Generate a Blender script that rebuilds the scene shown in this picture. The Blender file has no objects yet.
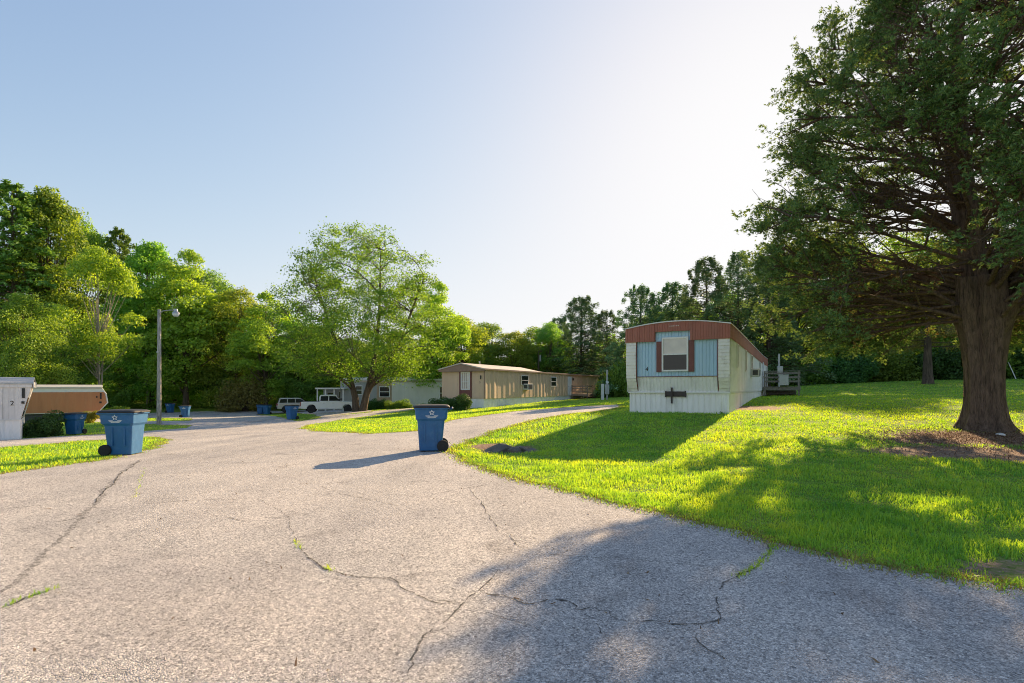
import bpy, bmesh, math, random
import numpy as np
from mathutils import Vector, Matrix
from mathutils.geometry import delaunay_2d_cdt

rad = math.radians
scene = bpy.context.scene
col = scene.collection
RS = np.random.RandomState
F, HZ, EYE = 520.0, 388.0, 1.55          # focal length in pixels of a 1024 wide frame, horizon row, eye height
SUN_AZ, SUN_EL = 31.05, 21.2

# ------------------------------------------------------------------ basics
def tag(o, label=None, cat=None, group=None, kind=None):
    if label: o['label'] = label
    if cat: o['category'] = cat
    if group: o['group'] = group
    if kind: o['kind'] = kind
    return o

def empty(name, loc, rz=0.0, label=None, cat=None, group=None):
    o = bpy.data.objects.new(name, None)
    col.objects.link(o)
    o.location = loc
    o.rotation_euler = (0, 0, rz)
    o.empty_display_size = .2
    return tag(o, label, cat, group)

def link(name, me, parent=None, mat=None):
    o = bpy.data.objects.new(name, me)
    col.objects.link(o)
    if parent: o.parent = parent
    if mat and not me.materials: me.materials.append(mat)
    return o

KIDS = {}
def copy_tree(o, parent=None):
    c = o.copy(); col.objects.link(c); c.parent = parent
    for ch in list(o.children): copy_tree(ch, c)
    return c

def mesh_np(name, V, faces, smooth=False):
    """V (n,3); faces: list of (m,k) int arrays"""
    me = bpy.data.meshes.new(name)
    faces = [np.asarray(f, dtype=np.int32) for f in faces if len(f)]
    V = np.asarray(V, dtype=np.float32)
    me.vertices.add(len(V)); me.vertices.foreach_set('co', V.ravel())
    loops = np.concatenate([f.ravel() for f in faces])
    tot = np.concatenate([np.full(len(f), f.shape[1], np.int32) for f in faces])
    start = np.concatenate([[0], np.cumsum(tot)[:-1]]).astype(np.int32)
    me.loops.add(len(loops)); me.loops.foreach_set('vertex_index', loops)
    me.polygons.add(len(tot))
    me.polygons.foreach_set('loop_start', start)
    me.polygons.foreach_set('loop_total', tot)
    me.polygons.foreach_set('use_smooth', np.full(len(tot), smooth))
    me.update(calc_edges=True)
    return me

class MB:
    """collects simple solids into ONE mesh"""
    def __init__(s): s.v = []; s.f = []
    def add(s, vs, fs):
        b = len(s.v); s.v += [tuple(v) for v in vs]; s.f += [tuple(i + b for i in f) for f in fs]
    def box(s, x0, x1, y0, y1, z0, z1):
        s.add([(x0,y0,z0),(x1,y0,z0),(x1,y1,z0),(x0,y1,z0),(x0,y0,z1),(x1,y0,z1),(x1,y1,z1),(x0,y1,z1)],
              [(0,3,2,1),(4,5,6,7),(0,1,5,4),(1,2,6,5),(2,3,7,6),(3,0,4,7)])
    def loft(s, rings, cap=True):
        n = len(rings[0]); b = len(s.v)
        for r in rings: s.v += [tuple(p) for p in r]
        for i in range(len(rings)-1):
            for j in range(n):
                k = (j+1) % n
                s.f.append((b+i*n+j, b+i*n+k, b+(i+1)*n+k, b+(i+1)*n+j))
        if cap:
            s.f.append(tuple(b+j for j in reversed(range(n))))
            s.f.append(tuple(b+(len(rings)-1)*n+j for j in range(n)))
    def prism(s, poly, axis, a, b):
        """poly: 2D points; axis 'x': (y,z) extruded in x; 'y': (x,z); 'z': (x,y)"""
        def P(p, t):
            return (t,p[0],p[1]) if axis=='x' else (p[0],t,p[1]) if axis=='y' else (p[0],p[1],t)
        s.loft([[P(p,a) for p in poly],[P(p,b) for p in poly]])
    def tube(s, path, radii, n=8, cap=True):
        path = [Vector(p) for p in path]
        if not hasattr(radii,'__len__'): radii = [radii]*len(path)
        rings = []
        ref = Vector((.31,.17,.93))
        for i,p in enumerate(path):
            t = (path[min(i+1,len(path)-1)]-path[max(i-1,0)]).normalized()
            if abs(t.dot(ref))>.95: r2 = Vector((1,0,.1))
            else: r2 = ref
            u = t.cross(r2).normalized(); w = t.cross(u)
            rings.append([p+(u*math.cos(a)+w*math.sin(a))*radii[i] for a in [2*math.pi*k/n for k in range(n)]])
        s.loft(rings, cap)
    def cyl(s, c, r, a, b, axis='z', n=20, r2=None):
        r2 = r if r2 is None else r2
        def ring(R,t):
            out=[]
            for k in range(n):
                an=2*math.pi*k/n; p,q=R*math.cos(an),R*math.sin(an)
                out.append((c[0]+p,c[1]+q,t) if axis=='z' else (t,c[0]+p,c[1]+q) if axis=='x' else (c[0]+p,t,c[1]+q))
            return out
        s.loft([ring(r,a),ring(r2,b)])
    def ribs(s, a, b, z0, z1, fn, pitch=.15, depth=.012, flat=.6):
        """ribbed sheet: along parameter t from a..b; fn(t, off, z)-> 3D point (off = outward)"""
        ts=[]; t=a
        while t < b-1e-6:
            e=min(t+pitch,b); w=e-t
            ts += [(t,0),(t+w*flat*.96,0),(t+w*(flat+.1),depth),(t+w*.92,depth)]
            t=e
        ts.append((b,0))
        base=len(s.v)
        for (t,o) in ts:
            zs0=z0(t) if callable(z0) else z0; zs1=z1(t) if callable(z1) else z1
            s.v.append(tuple(fn(t,o,zs0))); s.v.append(tuple(fn(t,o,zs1)))
        for i in range(len(ts)-1):
            s.f.append((base+2*i,base+2*i+2,base+2*i+3,base+2*i+1))
    def build(s, name, mat, parent=None, smooth=False, bevel=0, loc=None, rot=None, recalc=True):
        me=bpy.data.meshes.new(name); me.from_pydata(s.v,[],s.f)
        if recalc:
            bm=bmesh.new(); bm.from_mesh(me); bmesh.ops.recalc_face_normals(bm,faces=bm.faces); bm.to_mesh(me); bm.free()
        me.materials.append(mat)
        if smooth: me.polygons.foreach_set('use_smooth',[True]*len(me.polygons))
        o=link(name,me,parent)
        if bevel:
            m=o.modifiers.new('bevel','BEVEL'); m.width=bevel; m.segments=2; m.limit_method='ANGLE'; m.angle_limit=rad(35)
            m.harden_normals=False
            if smooth:
                bpy.context.view_layer.update()
        if loc: o.location=loc
        if rot: o.rotation_euler=rot
        return o

# ------------------------------------------------------------------ materials
def nmat(name):
    m=bpy.data.materials.new(name); m.use_nodes=True
    nt=m.node_tree; nt.nodes.clear()
    out=nt.nodes.new('ShaderNodeOutputMaterial')
    return m,nt,out
def N(nt,t,**kw):
    n=nt.nodes.new(t)
    for k,v in kw.items():
        if k in n.inputs.keys() if hasattr(n.inputs,'keys') else False: n.inputs[k].default_value=v
        else: setattr(n,k,v)
    return n
def L(nt,a,b): nt.links.new(a,b)
def ramp(nt,fac,stops):
    r=nt.nodes.new('ShaderNodeValToRGB'); e=r.color_ramp.elements
    while len(e)<len(stops): e.new(.5)
    for i,(p,c) in enumerate(stops):
        e[i].position=p; e[i].color=(*c,1) if len(c)==3 else c
    L(nt,fac,r.inputs[0]); return r
def mixc(nt,fac,a,b,mode='MIX'):
    m=nt.nodes.new('ShaderNodeMix'); m.data_type='RGBA'; m.blend_type=mode; m.clamp_factor=True
    for sock,val in ((m.inputs[0],fac),(m.inputs[6],a),(m.inputs[7],b)):
        if hasattr(val,'is_linked') or hasattr(val,'node'): L(nt,val,sock)
        elif isinstance(val,(int,float)): sock.default_value=val
        else: sock.default_value=(*val,1)
    return m.outputs[2]
def math_(nt,op,a,b=0.0,c=None):
    m=nt.nodes.new('ShaderNodeMath'); m.operation=op
    for i,v in enumerate((a,b,c)):
        if v is None: continue
        if isinstance(v,(int,float)): m.inputs[i].default_value=v
        else: L(nt,v,m.inputs[i])
    return m.outputs[0]

def paint(name, c, rough=.5, var=.12, scale=3.0, metallic=0.0, bump=0.0, bscale=60.0, dirt=None, streak=False, spec=.5, coord='Object'):
    """painted / weathered surface: base colour with soft mottling, optional grime"""
    m,nt,out=nmat(name)
    tc=N(nt,'ShaderNodeTexCoord')
    mp=N(nt,'ShaderNodeMapping'); L(nt,tc.outputs[coord],mp.inputs[0])
    if streak: mp.inputs['Scale'].default_value=(1,1,.12)
    n1=N(nt,'ShaderNodeTexNoise',Scale=scale,Detail=6.0,Roughness=.65); L(nt,mp.outputs[0],n1.inputs['Vector'])
    lo=tuple(x*(1-var) for x in c); hi=tuple(min(1,x*(1+var)) for x in c)
    r=ramp(nt,n1.outputs[0],[(.3,lo),(.7,hi)])
    cc=r.outputs[0]
    if dirt:
        n2=N(nt,'ShaderNodeTexNoise',Scale=scale*2.3,Detail=8.0,Roughness=.7); L(nt,mp.outputs[0],n2.inputs['Vector'])
        r2=ramp(nt,n2.outputs[0],[(.5,(0,0,0)),(.75,(1,1,1))])
        cc=mixc(nt,math_(nt,'MULTIPLY',r2.outputs[0],.75),cc,dirt)
    p=N(nt,'ShaderNodeBsdfPrincipled'); L(nt,cc,p.inputs['Base Color'])
    p.inputs['Roughness'].default_value=rough; p.inputs['Metallic'].default_value=metallic
    p.inputs['Specular IOR Level'].default_value=spec
    if bump:
        nb=N(nt,'ShaderNodeTexNoise',Scale=bscale,Detail=4.0); L(nt,tc.outputs['Object'],nb.inputs['Vector'])
        b=N(nt,'ShaderNodeBump'); b.inputs['Strength'].default_value=bump; b.inputs['Distance'].default_value=.02
        L(nt,nb.outputs[0],b.inputs['Height']); L(nt,b.outputs[0],p.inputs['Normal'])
    L(nt,p.outputs[0],out.inputs[0]); return m

def leafmat(name, dark, mid, light, trans=.4, rough=.55, objvar=.22, tint=(1.85,1.6,.5)):
    m,nt,out=nmat(name)
    g=N(nt,'ShaderNodeNewGeometry'); oi=N(nt,'ShaderNodeObjectInfo')
    r=ramp(nt,g.outputs['Random Per Island'],[(0,dark),(.5,mid),(1,light)])
    hs=N(nt,'ShaderNodeHueSaturation'); L(nt,r.outputs[0],hs.inputs['Color'])
    hs.inputs['Saturation'].default_value=1.0
    L(nt,math_(nt,'MULTIPLY_ADD',oi.outputs['Random'],.035,.49),hs.inputs['Hue'])
    L(nt,math_(nt,'MULTIPLY_ADD',oi.outputs['Random'],objvar*2,1-objvar),hs.inputs['Value'])
    p=N(nt,'ShaderNodeBsdfPrincipled'); L(nt,hs.outputs[0],p.inputs['Base Color'])
    p.inputs['Roughness'].default_value=rough; p.inputs['Specular IOR Level'].default_value=.3
    t=N(nt,'ShaderNodeBsdfTranslucent')
    tm=mixc(nt,1.0,hs.outputs[0],tint,'MULTIPLY'); L(nt,tm,t.inputs['Color'])
    mx=N(nt,'ShaderNodeMixShader'); mx.inputs[0].default_value=trans
    L(nt,p.outputs[0],mx.inputs[1]); L(nt,t.outputs[0],mx.inputs[2]); L(nt,mx.outputs[0],out.inputs[0])
    return m

def barkmat(name,c,scale=6.0):
    m,nt,out=nmat(name)
    tc=N(nt,'ShaderNodeTexCoord'); mp=N(nt,'ShaderNodeMapping'); mp.inputs['Scale'].default_value=(scale,scale,scale*.16)
    L(nt,tc.outputs['Object'],mp.inputs[0])
    n1=N(nt,'ShaderNodeTexNoise',Scale=1.6,Detail=8.0,Roughness=.7,Distortion=.6); L(nt,mp.outputs[0],n1.inputs['Vector'])
    r=ramp(nt,n1.outputs[0],[(.32,tuple(x*.4 for x in c)),(.5,c),(.72,tuple(x*1.7 for x in c))])
    p=N(nt,'ShaderNodeBsdfPrincipled'); L(nt,r.outputs[0],p.inputs['Base Color']); p.inputs['Roughness'].default_value=.9
    p.inputs['Specular IOR Level'].default_value=.15
    b=N(nt,'ShaderNodeBump'); b.inputs['Strength'].default_value=1.0; b.inputs['Distance'].default_value=.07
    L(nt,n1.outputs[0],b.inputs['Height']); L(nt,b.outputs[0],p.inputs['Normal'])
    L(nt,p.outputs[0],out.inputs[0]); return m

def glassmat(name,c,rough=.06,spec=.9):
    m,nt,out=nmat(name)
    p=N(nt,'ShaderNodeBsdfPrincipled'); p.inputs['Base Color'].default_value=(*c,1)
    p.inputs['Roughness'].default_value=rough; p.inputs['Specular IOR Level'].default_value=spec
    L(nt,p.outputs[0],out.inputs[0]); return m

# asphalt: pale worn aggregate in dark binder
def asphalt():
    m,nt,out=nmat('worn_asphalt')
    tc=N(nt,'ShaderNodeTexCoord')
    v=N(nt,'ShaderNodeTexVoronoi',Scale=105.0); v.feature='F1'; L(nt,tc.outputs['Object'],v.inputs['Vector'])
    v2=N(nt,'ShaderNodeTexVoronoi',Scale=52.0); v2.feature='F1'; L(nt,tc.outputs['Object'],v2.inputs['Vector'])
    sep=N(nt,'ShaderNodeSeparateColor'); L(nt,v.outputs['Color'],sep.inputs[0])
    sep2=N(nt,'ShaderNodeSeparateColor'); L(nt,v2.outputs['Color'],sep2.inputs[0])
    stone=ramp(nt,sep.outputs[0],[(0,(.24,.235,.235)),(.3,(.41,.40,.39)),(.75,(.54,.525,.51)),(1,(.74,.72,.69))])
    st2=ramp(nt,sep2.outputs[1],[(0,(.60,.60,.61)),(.22,(.92,.92,.92)),(.8,(1.06,1.06,1.06)),(1,(1.25,1.24,1.22))])
    c=mixc(nt,1.0,stone.outputs[0],st2.outputs[0],'MULTIPLY')
    gap=ramp(nt,v.outputs['Distance'],[(.5,(1,1,1)),(.8,(.5,.5,.51))]); c=mixc(nt,.5,c,gap.outputs[0],'MULTIPLY')
    # blotches, tyre polish and old stains
    n1=N(nt,'ShaderNodeTexNoise',Scale=.35,Detail=7.0,Roughness=.62); L(nt,tc.outputs['Object'],n1.inputs['Vector'])
    b1=ramp(nt,n1.outputs[0],[(.28,(.74,.74,.76)),(.48,(1.0,.985,.97)),(.72,(1.18,1.14,1.09))])
    c=mixc(nt,1.0,c,b1.outputs[0],'MULTIPLY')
    n2=N(nt,'ShaderNodeTexNoise',Scale=1.7,Detail=5.0,Roughness=.6); L(nt,tc.outputs['Object'],n2.inputs['Vector'])
    b2=ramp(nt,n2.outputs[0],[(.28,(.66,.65,.65)),(.42,(1,1,1)),(.7,(1.06,1.05,1.04))])
    c=mixc(nt,.8,c,b2.outputs[0],'MULTIPLY')
    mpl=N(nt,'ShaderNodeMapping'); mpl.inputs['Scale'].default_value=(.8,.05,1); mpl.inputs['Rotation'].default_value=(0,0,.22); L(nt,tc.outputs['Object'],mpl.inputs[0])
    n3=N(nt,'ShaderNodeTexNoise',Scale=1.0,Detail=4.0,Roughness=.55); L(nt,mpl.outputs[0],n3.inputs['Vector'])
    b3=ramp(nt,n3.outputs[0],[(.34,(.86,.86,.87)),(.5,(1,1,1)),(.66,(1.1,1.09,1.08))]); c=mixc(nt,1.0,c,b3.outputs[0],'MULTIPLY')
    p=N(nt,'ShaderNodeBsdfPrincipled'); L(nt,c,p.inputs['Base Color']); p.inputs['Roughness'].default_value=.9
    p.inputs['Specular IOR Level'].default_value=.2
    hh=math_(nt,'ADD',math_(nt,'MULTIPLY',v.outputs['Distance'],-1.0),math_(nt,'MULTIPLY',sep2.outputs[1],.5))
    b=N(nt,'ShaderNodeBump'); b.inputs['Strength'].default_value=.75; b.inputs['Distance'].default_value=.008
    L(nt,hh,b.inputs['Height']); L(nt,b.outputs[0],p.inputs['Normal'])
    L(nt,p.outputs[0],out.inputs[0]); return m

def groundmat():
    m,nt,out=nmat('lawn_soil_and_turf')
    tc=N(nt,'ShaderNodeTexCoord')
    n1=N(nt,'ShaderNodeTexNoise',Scale=.5,Detail=8.0,Roughness=.65); L(nt,tc.outputs['Object'],n1.inputs['Vector'])
    n2=N(nt,'ShaderNodeTexNoise',Scale=14.0,Detail=5.0,Roughness=.7); L(nt,tc.outputs['Object'],n2.inputs['Vector'])
    g=ramp(nt,n1.outputs[0],[(.3,(.10,.20,.03)),(.5,(.17,.29,.045)),(.7,(.30,.34,.07))])
    g2=ramp(nt,n2.outputs[0],[(.3,(.55,.55,.5)),(.7,(1.3,1.3,1.2))])
    gc=mixc(nt,1.0,g.outputs[0],g2.outputs[0],'MULTIPLY')
    s=ramp(nt,n2.outputs[0],[(.3,(.14,.09,.065)),(.52,(.28,.19,.135)),(.75,(.44,.33,.25))])
    at=N(nt,'ShaderNodeAttribute'); at.attribute_name='dirt'
    f=math_(nt,'ADD',at.outputs['Fac'],math_(nt,'MULTIPLY',math_(nt,'SUBTRACT',n2.outputs[0],.5),.9))
    fr=ramp(nt,f,[(.38,(0,0,0)),(.62,(1,1,1))])
    c=mixc(nt,fr.outputs[0],gc,s.outputs[0])
    p=N(nt,'ShaderNodeBsdfPrincipled'); L(nt,c,p.inputs['Base Color']); p.inputs['Roughness'].default_value=.95
    p.inputs['Specular IOR Level'].default_value=.1
    b=N(nt,'ShaderNodeBump'); b.inputs['Strength'].default_value=.8; b.inputs['Distance'].default_value=.04
    L(nt,n2.outputs[0],b.inputs['Height']); L(nt,b.outputs[0],p.inputs['Normal'])
    L(nt,p.outputs[0],out.inputs[0]); return m

M={}
M['asphalt']=asphalt(); M['ground']=groundmat()

def faded(name,c,sc,lo,hi):
    m,nt,out=nmat(name); tc=N(nt,'ShaderNodeTexCoord'); n=N(nt,'ShaderNodeTexNoise',Scale=sc,Detail=6.0,Roughness=.75); L(nt,tc.outputs['Object'],n.inputs['Vector'])
    r=ramp(nt,n.outputs[0],[(lo,(0,0,0)),(hi,(1,1,1))]); p=N(nt,'ShaderNodeBsdfPrincipled'); p.inputs['Base Color'].default_value=(*c,1); p.inputs['Roughness'].default_value=.9; p.inputs['Specular IOR Level'].default_value=.1
    t=N(nt,'ShaderNodeBsdfTransparent'); mx=N(nt,'ShaderNodeMixShader'); L(nt,r.outputs[0],mx.inputs[0]); L(nt,t.outputs[0],mx.inputs[1]); L(nt,p.outputs[0],mx.inputs[2]); L(nt,mx.outputs[0],out.inputs[0]); return m
M['seam']=faded('dark_tar_seam',(.24,.235,.225),22,.42,.68)
M['crack']=faded('crack_dark',(.075,.073,.07),16,.30,.58)
M['grass']=leafmat('grass_blades',(.165,.37,.085),(.21,.45,.095),(.26,.48,.105),.5,.5,0,(2.9,1.75,.2))
M['leaf_a']=leafmat('leaf_mid_green',(0.113,0.223,0.041),(0.194,0.343,0.055),(0.322,0.475,0.088),.48)
M['leaf_b']=leafmat('leaf_yellow_green',(0.152,0.254,0.039),(0.266,0.399,0.057),(0.405,0.520,0.086),.48)
M['leaf_c']=leafmat('leaf_dark_green',(0.096,0.208,0.058),(0.174,0.321,0.074),(0.282,0.433,0.093),.48)
M['leaf_maple']=leafmat('leaf_shade_tree',(0.099,0.189,0.025),(0.169,0.287,0.036),(0.258,0.386,0.052),.42,objvar=0)
M['needle']=leafmat('needles_blue_green',(0.080,0.171,0.076),(0.154,0.273,0.120),(0.275,0.394,0.191),.25,tint=(1.2,1.1,.7))
M['pine']=leafmat('needles_pine',(0.081,0.166,0.046),(0.144,0.264,0.062),(0.246,0.374,0.091),.25)
M['cedar']=leafmat('cedar_sprays',(0.081,0.152,0.056),(0.154,0.242,0.091),(0.277,0.344,0.116),.34,.6,0,(1.3,1.1,.5))
M['cedar_dry']=leafmat('cedar_dry_sprays',(.10,.07,.03),(.17,.12,.05),(.22,.17,.07),.4,.7,0,(1.2,1,.7))
M['shrub_d']=leafmat('shrub_dark',(0.031,0.088,0.023),(0.058,0.146,0.031),(0.098,0.205,0.043),.25)
M['shrub_y']=leafmat('shrub_yellow',(.16,.17,.02),(.26,.25,.03),(.36,.33,.05),.4)
M['shrub_r']=leafmat('shrub_reddish',(0.137,0.128,0.041),(0.228,0.206,0.064),(0.309,0.292,0.091),.38)
M['shrub_g']=leafmat('shrub_green',(0.088,0.167,0.027),(0.147,0.255,0.038),(0.235,0.343,0.054),.38)
M['weed']=leafmat('weeds_bright',(.12,.20,.03),(.20,.29,.04),(.28,.36,.06),.45)
M['bark']=barkmat('bark_grey_brown',(.11,.085,.065)); M['bark_cedar']=barkmat('bark_cedar',(.15,.105,.08),9.0)
M['bark_pale']=barkmat('bark_pale',(.30,.27,.22)); M['wood_pole']=barkmat('weathered_pole',(.42,.39,.35),12)
M['white']=paint('white_siding',(.83,.82,.79),.45,.06,1.5,dirt=(.55,.53,.47),streak=True)
M['cream']=paint('cream_lap_boards',(.80,.77,.69),.5,.08,2.0,dirt=(.45,.42,.35))
M['skirt']=paint('white_skirting',(.88,.855,.83),.5,.06,1.5,dirt=(.5,.5,.47),streak=True)
M['blue']=paint('blue_siding',(.40,.58,.70),.5,.14,1.3,dirt=(.52,.64,.70),streak=True)
M['brown']=paint('red_brown_fascia',(.37,.13,.09),.55,.15,2.2,dirt=(.42,.19,.14),streak=True)
M['shutter']=paint('maroon_shutter',(.17,.055,.045),.5,.15,3)
M['roof']=paint('pale_metal_roof',(.62,.62,.61),.4,.1,1.2,metallic=.2,dirt=(.42,.38,.34))
M['tan']=paint('tan_siding',(.66,.47,.32),.55,.09,1.2,dirt=(.64,.48,.33),streak=True)
M['tantrim']=paint('brown_roof_trim',(.30,.19,.14),.6,.15,2)
M['tanroof']=paint('rusty_pale_roof',(.58,.50,.43),.5,.12,1.0,dirt=(.42,.31,.24))
M['pale']=paint('pale_green_siding',(.72,.71,.64),.5,.07,1.5,streak=True)
M['greysiding']=paint('grey_siding',(.36,.37,.37),.55,.1,1.5,streak=True)
M['peach']=paint('peach_siding',(.44,.31,.20),.55,.1,1.5)
M['wsiding']=paint('weathered_white_siding',(.74,.71,.69),.6,.1,2,dirt=(.38,.35,.32),streak=True)
M['rust']=paint('brown_siding',(.52,.205,.09),.55,.12,1.4,dirt=(.56,.27,.14),streak=True)
M['trimw']=paint('white_trim',(.74,.73,.70),.45,.06,3)
M['dark']=paint('black_fittings',(.018,.018,.018),.5,.2,5)
M['iron']=paint('brown_hitch_iron',(.06,.045,.04),.7,.3,9)
M['deckwood']=paint('grey_deck_boards',(.27,.24,.21),.85,.25,7,dirt=(.09,.08,.06))
M['brownwood']=paint('brown_deck_boards',(.27,.19,.14),.85,.25,7)
M['ac']=paint('air_conditioner_shell',(.62,.62,.60),.45,.08,4)
M['grille']=paint('grille_and_skirt_shade',(.07,.075,.08),.6,.2,12)
M['glass']=glassmat('dark_window_glass',(.02,.022,.022),.05,.45)
M['glass_pale']=glassmat('window_glass_reflection_tint',(.66,.63,.58),.12,.5)
def painted_reflection_glass():  # pale slatted colour painted in place of the sky and trees reflected here
    m,nt,out=nmat('window_glass_painted_reflection'); tc=N(nt,'ShaderNodeTexCoord')
    wv=N(nt,'ShaderNodeTexWave',Scale=9.0,Distortion=.25,Detail=2.0); wv.bands_direction='Z'; L(nt,tc.outputs['Object'],wv.inputs['Vector'])
    nz=N(nt,'ShaderNodeTexNoise',Scale=1.3,Detail=4.0); L(nt,tc.outputs['Object'],nz.inputs['Vector'])
    r=ramp(nt,wv.outputs['Fac'],[(.15,(.52,.48,.43)),(.5,(.72,.67,.60))]); r2=ramp(nt,nz.outputs[0],[(.35,(.8,.8,.82)),(.65,(1.05,1.03,1.0))])
    p=N(nt,'ShaderNodeBsdfPrincipled'); L(nt,mixc(nt,1.0,r.outputs[0],r2.outputs[0],'MULTIPLY'),p.inputs['Base Color']); p.inputs['Roughness'].default_value=.5
    p.inputs['Coat Weight'].default_value=1.0; p.inputs['Coat Roughness'].default_value=.03
    L(nt,p.outputs[0],out.inputs[0]); return m
M['glass_pale']=painted_reflection_glass()
M['blind']=paint('drawn_blind',(.72,.66,.58),.7,.08,2)
M['door']=paint('white_door',(.72,.74,.76),.4,.05,2)
M['bin']=paint('blue_bin_plastic',(.014,.115,.29),.45,.10,4,bump=.08,bscale=90,dirt=(.05,.17,.33))
M['lid']=paint('dark_bin_lid',(.014,.015,.018),.6,.2,6)
M['lidblue']=paint('blue_bin_lid',(.018,.085,.20),.45,.12,5)
M['rubber']=paint('black_rubber',(.02,.02,.021),.8,.2,12)
M['rim']=paint('alloy_rim',(.42,.42,.43),.35,.1,6,metallic=.6)
M['carpaint']=paint('white_car_paint',(.84,.84,.84),.22,.03,2,spec=.6)
M['silver']=paint('silver_car_paint',(.50,.47,.43),.3,.05,2,metallic=.2)
M['chrome']=paint('chrome_bumper',(.5,.5,.52),.2,.1,5,metallic=.9)
M['redlens']=paint('red_lens',(.30,.015,.012),.25,.1,5)
M['clearlens']=paint('clear_lens',(.72,.72,.70),.15,.05,5)
M['galv']=paint('galvanised_metal',(.42,.43,.44),.45,.15,6,metallic=.5)
M['lens']=paint('lamp_glass',(.62,.66,.70),.2,.05,5)
M['rock']=paint('grey_rock',(.13,.115,.10),.9,.35,5,bump=.6,bscale=9)
M['clay']=paint('orange_clay',(.42,.19,.09),.9,.3,1.5,bump=.5,bscale=3)
M['logo']=paint('white_logo_print',(.72,.76,.80),.5,.05,8)
M['paper']=paint('white_litter',(.7,.7,.7),.6,.05,8)

# ------------------------------------------------------------------ terrain
CT=np.array([(0,0,0),(-5,0,0),(5,0,0),(0,-10,0),(-10,-10,-.02),(10,-8,.05),(-15,3,-.08),(0,6,0),(-2,12.8,0),(-5,12,-.02),(-9.7,13,-.13),
 (3,5,.03),(1.6,6.7,.02),(-8,7,-.03),(-19,19.5,-.55),(-22.9,27.2,-.88),(-22.3,24.4,-.84),(-10.3,10.5,-.1),(-23.8,35,-.87),(-29,46,-1.1),(-39,60,-1.35),
 (-28.6,60,-1.5),(-16.9,39.9,-.9),(-19,54,-1.0),(-26,62,-1.25),(-14.3,48,-.6),(-10.3,26.6,-.45),(-2.2,41.6,-.05),(-5.8,43.6,-.2),
 (10.9,65,.43),(3,52,.2),(7.99,18.8,.6),(4.6,20.65,.56),(16.5,33,1.02),(19,38,1.15),(4.06,24,.56),(2,20,.5),(.46,18.4,.34),(-.94,15.3,.08),(-2.8,23.6,.1),(.4,26,.38),
 (5.2,30.6,.52),(9,45,.5),(13.55,14.9,.35),(8,11,.2),(20,20,.85),(25,45,1.65),(42,45,2.35),(35,30,1.6),(50,60,2.8),(20,12,.5),(12,30,.95),(30,10,.6),
 (15,2,.1),(25,-10,.1),(0,90,.8),(-60,70,-.8),(-62,100,3),(-40,90,.8),(30,90,3),(70,90,4),(-70,40,-.5),(-60,15,-.4),(80,40,3),(80,0,1),(0,150,5),(-100,140,8),
 (100,140,8),(-300,0,2),(300,0,4),(0,-300,0),(0,330,8),(-250,250,8),(250,250,8),(-40,30,-1.0),(-30,-30,0),(30,-30,0)],float)
_c=3.5
_A=np.sqrt(((CT[:,None,:2]-CT[None,:,:2])**2).sum(-1)+_c*_c)
_n=len(CT)
_W=np.linalg.solve(np.block([[_A+np.eye(_n)*-.15,np.ones((_n,1))],[np.ones((1,_n)),np.zeros((1,1))]]),np.append(CT[:,2],0))
HOLLOW=None
def terr(x,y):
    x=np.asarray(x,float); y=np.asarray(y,float)
    sh=x.shape; x=x.ravel(); y=y.ravel(); z=np.full(x.shape,_W[-1])
    for i in range(_n): z+=_W[i]*np.sqrt((x-CT[i,0])**2+(y-CT[i,1])**2+_c*_c)
    if HOLLOW is not None:
        z-=.26*np.exp(-(((x-HOLLOW[0])/.8)**2+((y-HOLLOW[1])/.55)**2)**2)
    return z.reshape(sh)
def tz(x,y): return float(terr(np.array([x]),np.array([y]))[0])
_DS=np.concatenate([np.linspace(1.2,40,900),np.linspace(40.2,200,700)])
def G(px,py):
    """the ground point the photograph shows at pixel (px, py)"""
    h=EYE-(py-HZ)/F*_DS-terr((px-512)/F*_DS,_DS)
    i=np.argmax(h<0) if (h<0).any() else len(h)-1
    i=max(i,1); t=h[i-1]/(h[i-1]-h[i]+1e-9); t=min(max(t,0),1)
    d=_DS[i-1]+(_DS[i]-_DS[i-1])*t
    return ((px-512)/F*d,d)
def X(px,d): return (px-512)/F*d
h0=G(503,451); HOLLOW=(h0[0]+.25,h0[1]+.25)

# ------------------------------------------------------------------ road outlines
def pts(*l): return [G(*p) if p[1]>389 else p for p in l]
RIGHT_EDGE=pts((622,407.5),(600,411.5),(560,416),(525,423),(497,431),(478,438),(462,445),(449,452.5),(470,464),(520,481),(580,495),(640,509),(700,524),(770,544),(860,563),(940,577),(1024,591))
OUT=RIGHT_EDGE+[(6.2,2.0),(8.5,0),(11,-4),(14,-14),(-16,-14),(-19,2),(-30,8),(-34,17)]
OUT+=pts((-60,443),(0,440),(60,436.5),(112,434),(112,424),(88,421),(40,420),(40,416),(150,413),(200,411.5),(262,410.5),(292,411),(310,409.5),(372,409.5),(372,412.5),(330,416),(412,408.2),(412,410),(345,419),(310,425),
 (306,428),(318,431.5),(370,434),(414,431.5),(450,420.5),(520,411.2),(580,406.6),(622,404.5))
ISL=[pts((-70,484),(0,474),(60,466),(110,459),(148,450),(167,440.5),(150,437.5),(100,440.5),(0,448.5),(-60,455)),
     pts((112,434),(150,431),(188,428),(193,425.5),(150,424.2),(113,425.2)),
     pts((128,421.5),(190,421),(193,418.5),(150,417.8),(128,418.6)),
     pts((256,414.5),(300,421.5),(322,417.5),(300,413),(262,412.2))]
rs=RS(5)
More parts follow.
